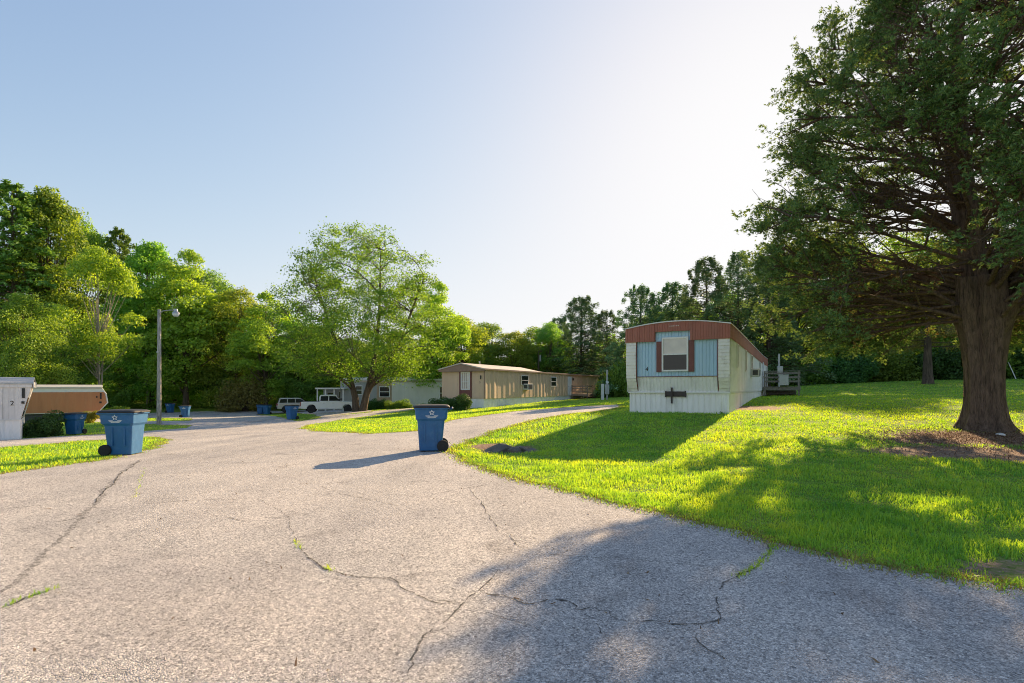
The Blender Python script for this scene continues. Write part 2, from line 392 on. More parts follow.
def rough(poly,amp=.085,step=.30):
    out=[]
    n=len(poly)
    for i in range(n):
        a=np.array(poly[i]); b=np.array(poly[(i+1)%n]); Ln=np.linalg.norm(b-a); d=np.hypot(*((a+b)/2))
        st=max(step,d*.03); k=max(1,int(Ln/st))
        nrm=np.array([-(b-a)[1],(b-a)[0]])/(Ln+1e-9)
        for j in range(k):
            p=a+(b-a)*j/k
            q=p+nrm*rs.normal()*amp*(1 if 0<j else .4)
            out.append((float(q[0]),float(q[1])))
    return out
OUT=rough(OUT); ISL=[rough(p) for p in ISL]
def inpoly(x,y,poly):
    x=np.asarray(x); y=np.asarray(y); r=np.zeros(x.shape,bool); n=len(poly)
    for i in range(n):
        x1,y1=poly[i]; x2,y2=poly[(i+1)%n]
        if y1==y2: continue
        c=((y1>y)!=(y2>y))&(x<(x2-x1)*(y-y1)/(y2-y1)+x1); r^=c
    return r
def is_road(x,y):
    r=inpoly(x,y,OUT)
    for p in ISL: r&=~inpoly(x,y,p)
    return r

# bare soil: under the cedar and a worn strip at the driveway mouth
CED=(13.55,14.9)
DIRT=[(G(985,438),2.6,1.7),(G(960,452),2.3,1.0),(G(930,441),1.3,.8),(G(1015,455),1.6,1.1),(G(1035,572),.6,.35),(G(488,446),.55,.55),(G(748,408),1.7,1.5),(G(515,452),.6,.25)]
def dirt(x,y):
    z=np.zeros(np.shape(x))
    for (c,a,b) in DIRT+[((HOLLOW[0],HOLLOW[1]),.75,.5),((HOLLOW[0]-.3,HOLLOW[1]-.1),.9,.4)]: z=np.maximum(z,np.exp(-((x-c[0])/a)**2-((y-c[1])/b)**2))
    return z

# ground: one triangulated sheet to the horizon, the road lying on it
P=[]
E=[]
def addloop(poly):
    b=len(P)
    for p in poly: P.append(Vector(p))
    for i in range(len(poly)): E.append((b+i,b+(i+1)%len(poly)))
addloop(OUT)
for p in ISL: addloop(p)
def grid(x0,x1,y0,y1,s,hole=None):
    for xx in np.arange(x0,x1+1e-6,s):
        for yy in np.arange(y0,y1+1e-6,s):
            if hole and hole[0]<xx<hole[1] and hole[2]<yy<hole[3]: continue
            P.append(Vector((xx+rs.uniform(-.2,.2)*s,yy+rs.uniform(-.2,.2)*s)))
near=(-16,22,-6,26); mid=(-64,64,-20,110)
grid(near[0],near[1],near[2],near[3],.5)
grid(HOLLOW[0]-1.2,HOLLOW[0]+1.2,HOLLOW[1]-.9,HOLLOW[1]+.9,.15)
grid(mid[0],mid[1],mid[2],mid[3],2.0,near)
grid(-420,420,-420,420,30.0,mid)
r=delaunay_2d_cdt(P,E,[],0,1e-4)
gv=np.array([(v[0],v[1]) for v in r[0]]); gf=np.array([f for f in r[2] if len(f)==3],np.int32)
gz=terr(gv[:,0],gv[:,1]); GV=np.column_stack([gv,gz])
cen=gv[gf].mean(1); rd=is_road(cen[:,0],cen[:,1])
def orient(V,Fc):
    a,b,c=V[Fc[:,0]],V[Fc[:,1]],V[Fc[:,2]]
    nz=(b[:,0]-a[:,0])*(c[:,1]-a[:,1])-(b[:,1]-a[:,1])*(c[:,0]-a[:,0])
    Fc=Fc.copy(); f=nz<0; Fc[f]=Fc[f][:,::-1]; return Fc
gf=orient(GV,gf)
me=mesh_np('ground',GV,[gf],True); me.materials.append(M['ground'])
a=me.attributes.new('dirt','FLOAT','POINT'); dv_=dirt(gv[:,0],gv[:,1]); ov=[set(q) for q in r[3]]; lim_=len(OUT)+sum(map(len,ISL)); edge_=np.array([any(w_<lim_ for w_ in q) for q in ov]); dv_=np.where(edge_,np.maximum(dv_,.62),dv_); a.data.foreach_set('value',dv_.astype(np.float32))
ground=tag(link('ground',me),kind='structure')
used=np.unique(gf[rd]); remap=np.zeros(len(GV),np.int32); remap[used]=np.arange(len(used))
RV=GV[used].copy(); RV[:,2]+=.014
me=mesh_np('road',RV,[remap[gf[rd]]],True); me.materials.append(M['asphalt'])
road=tag(link('road',me),kind='structure')

# cracks and seams in the asphalt (ribbons a few millimetres above it)
def ribbon(mb,px,width,jit,rng,dz=.019,gaps=True):
    w=[np.array(G(*p)) for p in px]; path=[]
    for a,b in zip(w[:-1],w[1:]):
        n=max(2,int(np.linalg.norm(b-a)/.045)); d=(b-a); nr=np.array([-d[1],d[0]])/(np.linalg.norm(d)+1e-9)
        o=0
        for i in range(n):
            o=o*.86+rng.normal()*jit; path.append(a+d*i/n+nr*o*math.sin(math.pi*i/n)**.5)
    path.append(w[-1]); path=np.array(path)
    n=len(path); t=np.gradient(path,axis=0); t/=np.linalg.norm(t,axis=1)[:,None]+1e-9
    nr=np.column_stack([-t[:,1],t[:,0]])
    ww=width*.55*(.35+rng.gamma(2.2,.3,n))*np.minimum(1,np.minimum(np.arange(n),n-1-np.arange(n))/4.0+.12)
    a=path+nr*ww[:,None]/2; b=path-nr*ww[:,None]/2
    za=terr(a[:,0],a[:,1])+dz; zb=terr(b[:,0],b[:,1])+dz
    base=len(mb.v)
    for i in range(n):
        mb.v.append((a[i,0],a[i,1],za[i])); mb.v.append((b[i,0],b[i,1],zb[i]))
    for i in range(n-1):
        if gaps and math.sin(i*.37+base)+math.sin(i*.91+base*2)+rng.normal()*.4<-1.45: continue
        mb.f.append((base+2*i,base+2*i+1,base+2*i+3,base+2*i+2))
    return path
def z5(*l): return [(380+a/2.438,540+b/2.44) for a,b in l]
def z4(*l): return [(a/2,420+b/2) for a,b in l]
rng=RS(11); ck=MB(); weedpaths=[]
for l,w in ((z5((70,349),(75,300),(105,240),(180,185),(235,135),(290,75)),.022),(z5((110,150),(200,160),(235,150)),.014),
  (z5((240,130),(300,140),(350,160),(410,150),(460,155),(475,175),(520,170),(560,180),(580,200),(640,205),(680,205),(730,212),(790,210),(830,190),(820,150),(835,110),(870,95),(910,75),(945,40),(965,5)),.02),
  (z5((215,165),(280,190),(330,205),(400,230)),.013),(z5((740,215),(770,245),(800,275),(860,310)),.016),(z5((380,40),(480,45),(600,50),(720,62),(830,72)),.012),
  (z5((830,205),(880,208)),.014),(z5((520,205),(545,240),(600,290)),.009),(z5((470,155),(470,90),(440,45)),.007),(z5((680,205),(720,180),(800,185)),.010),
  (z4((595,250),(610,270),(640,295),(680,310),(730,318),(780,320),(830,350),(870,370),(920,375)),.022),(z4((595,250),(580,200),(520,160)),.01),
  (z4((0,382),(50,360),(110,340)),.035),(z4((0,180),(90,172),(180,160)),.03),(z4((30,225),(100,212),(150,200),(220,188)),.026),
  (z4((270,172),(350,165),(500,160)),.02),(z4((430,195),(500,205)),.025),(z4((520,198),(580,198)),.025),(z4((760,165),(800,175)),.022),(z4((870,150),(980,130)),.022),
  (z4((940,140),(970,180),(1000,230),(1030,250),(1060,262)),.016),(z4((540,70),(640,72)),.03),(z4((190,170),(240,110),(285,82)),.03),(z4((630,130),(680,150),(760,165)),.018)):
    ribbon(ck,l,w,.010,rng)
o=ck.build('crack',M['crack'],road,recalc=False)
sm=MB(); ribbon(sm,z4((0,352),(60,300),(120,240),(190,170),(240,110),(280,80)),  .11,.012,rng,.0165,False)
sm.build('tar_seam',M['seam'],road,recalc=False)

# ------------------------------------------------------------------ grass (nobody could count it)
def blades(name,x,y,h,w,seed,mat,lean=.5,zoff=0.0):
    g=RS(seed); n=len(x); z=terr(x,y)-.01+zoff
    az=g.uniform(0,2*np.pi,n); la=g.uniform(0,2*np.pi,n); ln=np.abs(g.normal(0,lean,n))
    dx,dy=np.cos(az)*w/2,np.sin(az)*w/2
    lx,ly=np.cos(la)*ln*h,np.sin(la)*ln*h
    V=np.empty((n,5,3))
    V[:,0]=np.column_stack([x-dx,y-dy,z]); V[:,1]=np.column_stack([x+dx,y+dy,z])
    V[:,2]=np.column_stack([x+dx*.8+lx*.35,y+dy*.8+ly*.35,z+h*.55]); V[:,3]=np.column_stack([x-dx*.8+lx*.35,y-dy*.8+ly*.35,z+h*.55])
    V[:,4]=np.column_stack([x+lx,y+ly,z+h*(1-.25*np.minimum(ln,1.5))])
    b=np.arange(n)[:,None]*5
    me=mesh_np(name,V.reshape(-1,3),[b+np.array([[0,1,2,3]]),b+np.array([[3,2,4]])],True); me.materials.append(mat)
    return link(name,me)
g=RS(3)
n=620000
th=g.uniform(rad(-50),rad(54),n); rr=np.exp(g.uniform(np.log(2.6),np.log(62),n))
gx,gy=np.sin(th)*rr,np.cos(th)*rr
k=~is_road(gx,gy); gx,gy,rr=gx[k],gy[k],rr[k]
lump=np.sin(gx*2.1+1.3*np.sin(gy*1.7))*np.sin(gy*2.6+1.1*np.sin(gx*1.3))+.6*np.sin(gx*5.3+gy*3.1)*np.sin(gy*6.1-gx*2.2)
dd=dirt(gx,gy)
k=g.uniform(0,1,len(gx))>np.clip((dd-.25)*2.4,0,.985)
gx,gy,rr,lump,dd=gx[k],gy[k],rr[k],lump[k],dd[k]
hh=(.060+.028*lump)*g.uniform(.5,1.5,len(gx))*(1-.55*dd)*np.clip(1.2-rr*.008,.7,1.2)
ww=.0035+.00085*rr
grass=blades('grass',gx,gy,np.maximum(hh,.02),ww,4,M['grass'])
tag(grass,'short sunlit and shaded green lawn grass beside the asphalt','grass',kind='stuff')
# straw coloured dead blades and thin runners along the asphalt edge
ex=[];ey=[]
for poly in [OUT]+ISL:
    for i in range(len(poly)):
        a=np.array(poly[i]); b=np.array(poly[(i+1)%len(poly)]); mdd=np.hypot(*((a+b)/2))
        if mdd>32 or a[1]<1: continue
        k=int(np.linalg.norm(b-a)*min(900,5200/mdd)); u=g.uniform(0,1,(k,1)); q=a+(b-a)*u+g.normal(0,.10,(k,2)); ex.append(q[:,0]);ey.append(q[:,1])
ex=np.concatenate(ex);ey=np.concatenate(ey)
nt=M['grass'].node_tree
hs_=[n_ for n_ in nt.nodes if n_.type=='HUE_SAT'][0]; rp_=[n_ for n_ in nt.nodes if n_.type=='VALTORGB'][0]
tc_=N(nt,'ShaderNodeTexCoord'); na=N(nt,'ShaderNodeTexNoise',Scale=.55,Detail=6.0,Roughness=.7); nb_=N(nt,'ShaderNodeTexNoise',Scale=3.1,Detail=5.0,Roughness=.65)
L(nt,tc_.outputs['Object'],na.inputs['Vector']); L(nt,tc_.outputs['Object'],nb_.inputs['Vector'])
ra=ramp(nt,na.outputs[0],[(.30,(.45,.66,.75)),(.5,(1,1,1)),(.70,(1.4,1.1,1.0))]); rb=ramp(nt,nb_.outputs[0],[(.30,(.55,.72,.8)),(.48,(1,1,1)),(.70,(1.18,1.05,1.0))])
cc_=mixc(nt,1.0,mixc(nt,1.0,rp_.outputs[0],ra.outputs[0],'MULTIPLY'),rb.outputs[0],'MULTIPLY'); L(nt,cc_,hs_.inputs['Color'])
M['straw']=leafmat('dry_grass',(.24,.19,.08),(.36,.29,.12),(.30,.30,.07),.35,.7,0,(1.2,1.1,.7))
dg_=blades('dry_grass',ex,ey,g.uniform(.015,.055,len(ex)),.005+.0008*np.hypot(ex,ey),14,M['straw'],1.1,.012); tag(dg_,'straw coloured dead grass along the asphalt edge','grass',kind='stuff')
ff=g.uniform(0,1,len(ex))<.5; ex2=ex[ff]+g.normal(0,.05,ff.sum()); ey2=ey[ff]+g.normal(0,.05,ff.sum())
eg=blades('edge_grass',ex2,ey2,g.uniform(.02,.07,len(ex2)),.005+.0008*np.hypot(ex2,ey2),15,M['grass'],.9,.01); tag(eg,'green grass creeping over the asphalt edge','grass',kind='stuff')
# cedar needles, cones and twigs fallen on the bare soil, and a few on the asphalt
n=26000; lx=g.normal(CED[0]-.6,3.2,n); ly=g.normal(CED[1]-1.2,2.2,n); kk=(g.uniform(0,1,n)<np.clip(dirt(lx,ly)*1.5,.06,1))&~is_road(lx,ly); lx,ly=lx[kk],ly[kk]
M['litter']=leafmat('needle_litter',(.10,.06,.035),(.20,.12,.07),(.34,.25,.16),.1,.9,0,(1.1,1,.8))
lt=blades('needle_litter',lx,ly,g.uniform(.015,.06,len(lx)),g.uniform(.006,.022,len(lx)),21,M['litter'],2.6,.012); tag(lt,'brown needle litter and twigs on the bare soil beneath the cedar','litter',kind='stuff')
n=900; rx_=g.uniform(-9,6,n); ry_=g.uniform(2.3,16,n); kk=is_road(rx_,ry_)&(g.uniform(0,1,n)<.15+.85*np.exp(-np.abs(rx_-2-ry_*-.3)/2.5)); rl=blades('leaf_litter',rx_[kk],ry_[kk],g.uniform(.012,.03,kk.sum()),g.uniform(.008,.02,kk.sum()),22,M['litter'],2.8,.024); tag(rl,'scattered dry leaf bits lying on the asphalt','litter',kind='stuff')
# weeds growing in the cracks
wx=[];wy=[]
for l,nn in ((z5((870,95),(910,75),(945,40),(965,5)),240),(z4((40,365),(110,340)),45),(z4((0,382),(40,365)),18),(z4((592,245),(602,262)),40),(z4((650,298),(665,304)),30),(z4((270,160),(290,95)),60)):
    w=[np.array(G(*p)) for p in l]
    for i in range(nn):
        s=g.uniform(0,len(w)-1.001); j=int(s); q=w[j]+(w[j+1]-w[j])*(s-j)+g.normal(0,.018,2); wx.append(q[0]);wy.append(q[1])
wx=np.array(wx);wy=np.array(wy)
wd=blades('weeds',wx,wy,g.uniform(.015,.05,len(wx)),np.full(len(wx),.008),9,M['grass'],.9,.02)
tag(wd,'small green weeds sprouting from the asphalt cracks','weeds',kind='stuff')

# ------------------------------------------------------------------ foliage tools
def unit(v): return v/(np.linalg.norm(v,axis=-1,keepdims=True)+1e-9)
def cards(Pn,Nn,size,g,aspect=.55,along=None):
    """leaf-shaped rhombi at points Pn facing about Nn"""
    n=len(Pn); t=unit(g.normal(size=(n,3))) if along is None else unit(along)
    Nn=unit(Nn); u=unit(t-(t*Nn).sum(1,keepdims=True)*Nn); v=np.cross(Nn,u)
    s=np.broadcast_to(size,(n,))[:,None]
    V=np.empty((n,4,3)); V[:,0]=Pn-u*s*.5; V[:,1]=Pn+v*s*aspect*.5+Nn*s*.08-u*s*.05; V[:,2]=Pn+u*s*.5; V[:,3]=Pn-v*s*aspect*.5+Nn*s*.08-u*s*.05
    return V
def cards_mesh(name,Vs,mat):
    V=np.concatenate(Vs); n=len(V); me=mesh_np(name,V.reshape(-1,3),[np.arange(n*4).reshape(n,4)],False); me.materials.append(mat); return me

def bez(a,b,c,n):
    t=np.linspace(0,1,n)[:,None]; return (1-t)**2*a+2*t*(1-t)*b+t*t*c

def tubes_np(paths,radii,sides):
    """many tubes of equal length paths (m,k,3), radii (m,k)"""
    paths=np.asarray(paths); m,k,_=paths.shape; rr=np.asarray(radii)
    t=unit(np.gradient(paths,axis=1)); ref=np.where(np.abs(t[...,2:3])>.9,np.array([1.,0,0]),np.array([0,0,1.]))
    u=unit(np.cross(t,ref)); v=np.cross(t,u)
    an=np.arange(sides)*2*np.pi/sides
    V=paths[:,:,None,:]+(u[:,:,None,:]*np.cos(an)[None,None,:,None]+v[:,:,None,:]*np.sin(an)[None,None,:,None])*rr[:,:,None,None]
    idx=np.arange(m*k*sides).reshape(m,k,sides)
    a=idx[:,:-1,:]; b=np.roll(idx,-1,2)[:,:-1,:]; c=np.roll(idx,-1,2)[:,1:,:]; d=idx[:,1:,:]
    Fq=np.stack([a,b,c,d],-1).reshape(-1,4)
    return V.reshape(-1,3),Fq
def wood_mesh(name,parts,mat):
    Vs=[];Fs=[];b=0
    for V,Fq in parts: Vs.append(V);Fs.append(Fq+b);b+=len(V)
    me=mesh_np(name,np.concatenate(Vs),[np.concatenate(Fs)],True); me.materials.append(mat); return me

PROTO={}
def broadleaf(key,seed,mat,bark,H=10.0,W=3.6,base=.18,nl=34,leaves=15000,size=.17,shape='round',trunk=.16,gap=0.0,stems=1):
    g=RS(seed)
    def env(t):
        if shape=='round': return np.sqrt(np.clip(1-((t-.42)/.60)**2,0,1))
        if shape=='tall': return np.clip(np.sin(np.pi*np.clip(t*.86+.10,0,1))**.6,.12,1)
        return np.clip(1.02-t*.93,.06,1)**.85
    z0=base*H
    t=g.uniform(0,1,nl)**.9; az=np.arange(nl)*2.4+g.uniform(0,1.2,nl); rf=np.sqrt(g.uniform(.12,1,nl))
    lr=W*g.uniform(.24,.46,nl)*(1-.35*t)
    flat_=.82
    if shape=='cone': lr=W*g.uniform(.20,.42,nl)*(1.02-.84*t); lr[0]=.10*W; flat_=.55; rf=rf**.6
    R=np.maximum(env(t)*W-lr*.75,0)*rf
    C=np.column_stack([np.cos(az)*R,np.sin(az)*R,z0+t*(H-z0-lr*.8)])
    C[0]=(g.normal()*.2,g.normal()*.2,H-lr[0]*.9)
    p=lr**2; p/=p.sum(); li=g.choice(nl,leaves,p=p)
    d=unit(g.normal(size=(leaves,3))); d[:,2]=np.where(d[:,2]<-.35,-d[:,2],d[:,2])
    # twigs of unequal reach make every lump ragged
    ph=g.uniform(0,6.28,(nl,3))
    wob=1+.22*np.sin(d[:,0]*5+ph[li,0])*np.sin(d[:,1]*6+ph[li,1])+.14*np.sin(d[:,2]*9+ph[li,2])
    rad_=lr[li]*wob*(1-.5*g.uniform(0,1,leaves)**2.2)
    Pn=C[li]+d*rad_[:,None]*np.array([1,1,flat_])+g.normal(0,.05,(leaves,3))
    Nn=d*.7+np.array([0,0,.35])+g.normal(0,.55,(leaves,3))
    V=cards(Pn,Nn,size*g.uniform(.6,1.4,leaves),g,.62)
    crown=cards_mesh('crown_'+key,[V],mat)
    parts=[]
    for s in range(stems):
        off=np.array([g.normal()*.12*(stems-1),g.normal()*.12*(stems-1),0])
        top=np.array([off[0]*5+g.normal()*.25,off[1]*5+g.normal()*.25,H*.82])
        pa=bez(off,off*1.5+np.array([0,0,H*.4]),top,9); rr_=np.linspace(trunk,.02,9)/(1 if stems==1 else 1.5); rr_[0]*=1.35
        parts.append(tubes_np(pa[None],rr_[None],8))
    lim=[];lrd=[]
    for i in range(nl):
        zz=max(z0*.75,C[i,2]*.55); f=min(zz/(H*.82),1); st=np.array([0,0,zz]); mid_=(st+C[i])/2+np.array([0,0,-.1*H*.1])
        lim.append(bez(st,mid_,C[i],5)); lrd.append(np.linspace(trunk*.42*(1-f*.5),.012,5))
    parts.append(tubes_np(np.array(lim),np.array(lrd),5))
    PROTO[key]=(crown,wood_mesh('trunk_'+key,parts,bark),H,W)

def conifer(key,seed,mat,bark,H=10.0,W=2.3,base=.12,nb=120,per=55,size=.20,droop=.15,loose=.3,lift=.2):
    g=RS(seed); Vs=[]; lim=[];lrd=[]
    for i in range(nb):
        t=(i+g.uniform(0,1))/nb; z=H*(base+(1-base)*t*.97); az=i*2.4+g.uniform(-.5,.5)
        Ln=W*(1.02-t)**.62*g.uniform(.45,1.15)*(1+.25*math.sin(az*2+t*9))+.14
        e=np.array([math.cos(az)*Ln,math.sin(az)*Ln,z+lift*Ln*(t-.25)-droop*Ln*(1-t)])
        a=np.array([0,0,z]); m=(a+e)/2+np.array([0,0,.12*Ln]); pth=bez(a,m,e,5); lim.append(pth); lrd.append(np.linspace(.035*(1-t)+.012,.006,5))
        k=int(per*(.35+.65*Ln/W)); s=1-g.uniform(0,1,k)**1.5*(1-loose); pos=(1-s)[:,None]**2*a+2*(s*(1-s))[:,None]*m+(s*s)[:,None]*e
        dirv=unit(e-a); side=np.cross(dirv,[0,0,1.]); sp=(.22 if key[0]=='p' else .38)*Ln*(1.15-s*.7)+.10
        lat=g.uniform(-1,1,k)*sp
        Pn=pos+side*lat[:,None]+np.column_stack([np.zeros(k),np.zeros(k),-np.abs(lat)*.25+g.normal(0,.06 if key[0]=='p' else .13,k)])
        al=dirv*.8+side*np.sign(lat)[:,None]*.7+g.normal(0,.35,(k,3)); Nn=np.array([0,0,1.])+g.normal(0,.55,(k,3))
        Vs.append(cards(Pn,Nn,size*g.uniform(.6,1.45,k),g,.42,al))
    crown=cards_mesh('crown_'+key,Vs,mat)
    pa=bez(np.array([0,0,0.]),np.array([.1,-.05,H*.5]),np.array([0,0,H*.985]),9)
    parts=[tubes_np(pa[None],np.linspace(.15,.012,9)[None],8),tubes_np(np.array(lim),np.array(lrd),4)]
    PROTO[key]=(crown,wood_mesh('trunk_'+key,parts,bark),H,W)

broadleaf('round_a',21,M['leaf_a'],M['bark'],W=4.2,nl=46,leaves=34000,base=.06,size=.16)
broadleaf('round_b',22,M['leaf_b'],M['bark'],W=4.0,nl=42,leaves=30000,base=.06,size=.16)
broadleaf('round_c',23,M['leaf_c'],M['bark'],W=4.4,nl=44,leaves=34000,base=.05,size=.16)
broadleaf('tall_a',24,M['leaf_a'],M['bark'],W=3.0,nl=52,leaves=34000,shape='tall',base=.08,size=.15)
broadleaf('tall_b',25,M['leaf_b'],M['bark'],W=2.8,nl=48,leaves=30000,shape='tall',base=.1,size=.15)
broadleaf('tall_c',26,M['leaf_c'],M['bark'],W=3.0,nl=52,leaves=34000,shape='tall',base=.08,size=.15)
broadleaf('loose',27,M['leaf_b'],M['bark_pale'],W=3.0,nl=26,leaves=15000,shape='tall',base=.3,size=.15,trunk=.10,stems=2)
conifer('pine_a',31,M['pine'],M['bark'],W=2.6,base=.2,nb=170,per=130,size=.2,lift=.35,loose=.5)
conifer('cedar_a',33,M['needle'],M['bark'],W=2.5,nb=230,per=150,size=.15,lift=.45,droop=.12,loose=.7,base=.06)
conifer('cedar_b',34,M['needle'],M['bark'],W=3.0,nb=200,per=190,size=.15,lift=.35,droop=.2,loose=.8,base=.05)
conifer('cedar_c',35,M['needle'],M['bark'],W=2.3,nb=230,per=130,size=.14,lift=.6,droop=.1,loose=.7,base=.08)

TREE_KIND={'round':'broadleaf_tree','tall':'broadleaf_tree','loose':'broadleaf_tree','pine':'pine_tree','cedar':'conifer_tree'}
def plant_tree(key,px,d,top,wpx,label,group=None,rz=None,x=None):
    crown,trunk,H,W=PROTO[key]; xx=X(px,d) if x is None else x; z=tz(xx,d)
    h=(HZ-top)/F*d+EYE-z; w=1.1*wpx/F*d/2*math.cos(math.atan((px-512)/F))**.5
    kind=TREE_KIND[key.split('_')[0]]
    o=empty(kind,(xx,d,z-.1),(px*1.7)%6.28 if rz is None else rz,label,'tree',group)
    o.scale=(w/W,w/W,h/H)
    link('trunk',trunk,o); link('crown',crown,o); return o

WOODS='trees of the wood behind the trailers'
for a in (
 ('pine_a',12,62,180,120,'tall feathery pine topping the wood above the white trailer, nearest the photo edge'),
 ('tall_a',48,66,190,105,'tall mid green broadleaf tree beside the tallest feathery pine at the left'),
 ('round_a',78,72,212,100,'big green tree high in the wood behind the brown trailer'),
 ('round_a',24,46,291,92,'low round leafy tree directly behind the white trailer'),
 ('loose',98,52,246,88,'yellow green tree with two pale bare trunks behind the brown trailer'),
 ('pine_a',119,73,226,64,'dark pine with a pointed star shaped tip above the brown trailer'),
 ('tall_a',152,68,243,86,'tall broad green tree rising just left of the street lamp'),
 ('tall_b',186,66,249,92,'tall sunlit tree rising directly right of the street lamp'),
 ('round_c',208,72,268,90,'darker tree on the skyline right of the street lamp'),
 ('round_b',236,68,286,84,'bright green tree on the skyline above the round dark tree'),
 ('round_c',241,71,303,82,'round dark green tree standing right behind the reddish bush'),
 ('tall_b',266,64,292,70,'slim sunlit tree on the skyline between wood and shade tree'),
 ('round_a',288,68,312,70,'lower green tree where the left wood meets the shade tree'),
 ('loose',146,67,302,66,'small yellow green tree with spreading boughs beside the lamp post'),
 ('round_c',60,56,330,90,'low dark tree in the shade above the brown trailer roof'),
 ('round_c',175,72,335,90,'dark low tree in shade directly behind the lamp post'),
 ('round_c',125,70,345,80,'dark low tree in the gap right of the pale bare trunks'),
 ('round_c',302,68,350,70,'shaded dark tree behind the parked cars'),
 ('tall_a',318,70,326,80,'tree seen through the left part of the shade tree crown'),
 ('round_a',352,72,338,90,'tree seen through the middle of the shade tree crown'),
 ('round_b',394,70,330,90,'tree seen through the right part of the shade tree crown'),
 ('tall_b',437,63,281,62,'upright yellow green tree just right of the shade tree'),
 ('round_b',462,70,314,74,'sunlit rounded tree behind the front end of the tan trailer'),
 ('round_c',486,74,321,64,'darker tree behind the raised roof of the tan trailer'),
 ('round_b',513,74,330,60,'bright low tree above the window unit of the tan trailer'),
 ('round_a',533,80,326,64,'green tree behind the thin utility pole'),
 ('round_c',550,76,321,52,'dim tree just right of the thin utility pole'),
 ('cedar_a',560,82,316,54,'small grey green conifer left of the pointed conifer behind the tan trailer'),
 ('cedar_a',582,74,295,72,'pointed dark conifer standing over the tan trailer far end'),
 ('cedar_b',607,76,309,68,'soft grey green conifer over the meter post by the blue trailer'),
 ('cedar_b',641,58,284,80,'bushy conifer rising over the left roof corner of the blue trailer'),
 ('cedar_a',672,62,281,74,'conifer rising over the middle of the blue trailer roof'),
 ('cedar_b',706,56,256,96,'tallest layered conifer behind the blue trailer roof'),
 ('cedar_c',738,52,250,72,'slim dark conifer between blue trailer roof and the big cedar'),
 ('cedar_a',768,50,255,84,'conifer half hidden by the left side of the big cedar crown'),
 ('round_c',656,68,306,70,'round dark tree filling the gap between conifers left of the blue trailer roof peak'),
 ('round_a',690,70,298,70,'green tree low between the two conifers over the blue trailer roof'),
 ('round_c',728,62,290,70,'dark tree low behind the tallest layered conifer'),
 ('tall_c',792,56,256,90,'dark tree with a bare lower trunk behind the grey deck'),
 ('round_c',838,60,236,150,'dark tree in the hedge line seen beneath the cedar crown'),
 ('round_b',866,58,320,76,'sunlit yellow green tree seen beneath the cedar crown'),
 ('round_a',905,60,232,150,'dark leafy tree behind the pale trunked pine on the lawn'),
 ('round_c',962,60,246,130,'dark tree directly behind the big cedar trunk'),
 ('tall_c',1012,54,240,140,'dark tree beyond the lawn right of the big cedar trunk'),
 ('tall_a',1060,50,225,120,'green tree at the far right beyond the lawn, cut by the photo edge')):
    plant_tree(a[0],a[1],a[2],a[3],a[4],a[5],WOODS)

# woodland mass behind and low growth along its foot
def mass(name,strips,n,size,mat,seed,label,cat):
    g=RS(seed); Vs=[]
    for (p0,d0,p1,d1,depth,h,share) in strips:
        k=int(n*share); s=g.uniform(0,1,k); d=d0+(d1-d0)*s; px=p0+(p1-p0)*s
        x=(px-512)/F*d; dd_=g.uniform(0,depth,k); ln=np.hypot(x,d); x=x+x/ln*dd_; y=d+d/ln*dd_
        top=h*(.62+.22*np.sin(x*.55+1.7*np.sin(y*.4))+.22*np.sin(x*1.3+y*.9)); top=np.maximum(top,h*.2)
        u=g.uniform(0,1,k)**.75
        z=terr(x,y)+u*top
        Pn=np.column_stack([x,y,z]); Nn=np.column_stack([-x/ln,-y/ln,np.full(k,.8)])+g.normal(0,.7,(k,3))
        Vs.append(cards(Pn,Nn,size*g.uniform(.5,1.5,k),g,.6))
    return tag(link(name,cards_mesh(name,Vs,mat)),label,cat,kind='stuff')
mass('woods',[(-260,76,260,84,12,15,.30),(280,80,660,86,8,8.5,.32),(640,70,1300,64,10,10,.38)],110000,.55,M['leaf_c'],51,'continuous dark wood closing the view behind the nearer trees','woods')
mass('undergrowth',[(-160,50,130,64,4,3.2,.22),(120,72,300,76,4,3.4,.22),(290,72,470,74,3,3,.12),(596,60,640,54,3,3,.06),(760,52,1230,48,3,3.0,.26)],70000,.26,M['shrub_g'],52,'tangled green undergrowth along the foot of the wood','undergrowth')
mass('weed_patch',[(60,49,130,56,2,.9,.3),(130,66,300,70,2.5,1.0,.7)],9000,.2,M['weed'],53,'bright low weeds growing in front of the wood','weeds')

# ------------------------------------------------------------------ shrubs
def shrub_proto(key,seed,mat,nl=16,leaves=9000,size=.075,flat=1.0):
    g=RS(seed); az=np.arange(nl)*2.4+g.uniform(0,1,nl); t=g.uniform(.1,.8,nl); R=np.sqrt(g.uniform(0,1,nl))*.62*np.sqrt(1-(t-.35)**2)
    lr=g.uniform(.24,.42,nl); C=np.column_stack([np.cos(az)*R,np.sin(az)*R,t*.9])
    p=lr**2;p/=p.sum(); li=g.choice(nl,leaves,p=p); d=unit(g.normal(size=(leaves,3)))
    rr_=lr[li]*(1-.45*g.uniform(0,1,leaves)**2); Pn=C[li]+d*rr_[:,None]; Pn[:,2]=np.abs(Pn[:,2])
    V=cards(Pn,d*.8+np.array([0,0,.3])+g.normal(0,.5,(leaves,3)),size*g.uniform(.6,1.4,leaves),g,.6)
    st=[];sr=[]
    for i in range(nl): st.append(bez(np.array([0,0,-.05]),np.array([C[i,0]*.3,C[i,1]*.3,.25]),C[i],5)); sr.append(np.linspace(.03,.008,5))
    PROTO[key]=(cards_mesh('foliage_'+key,[V],mat),wood_mesh('stem_'+key,[tubes_np(np.array(st),np.array(sr),5)],M['bark']))
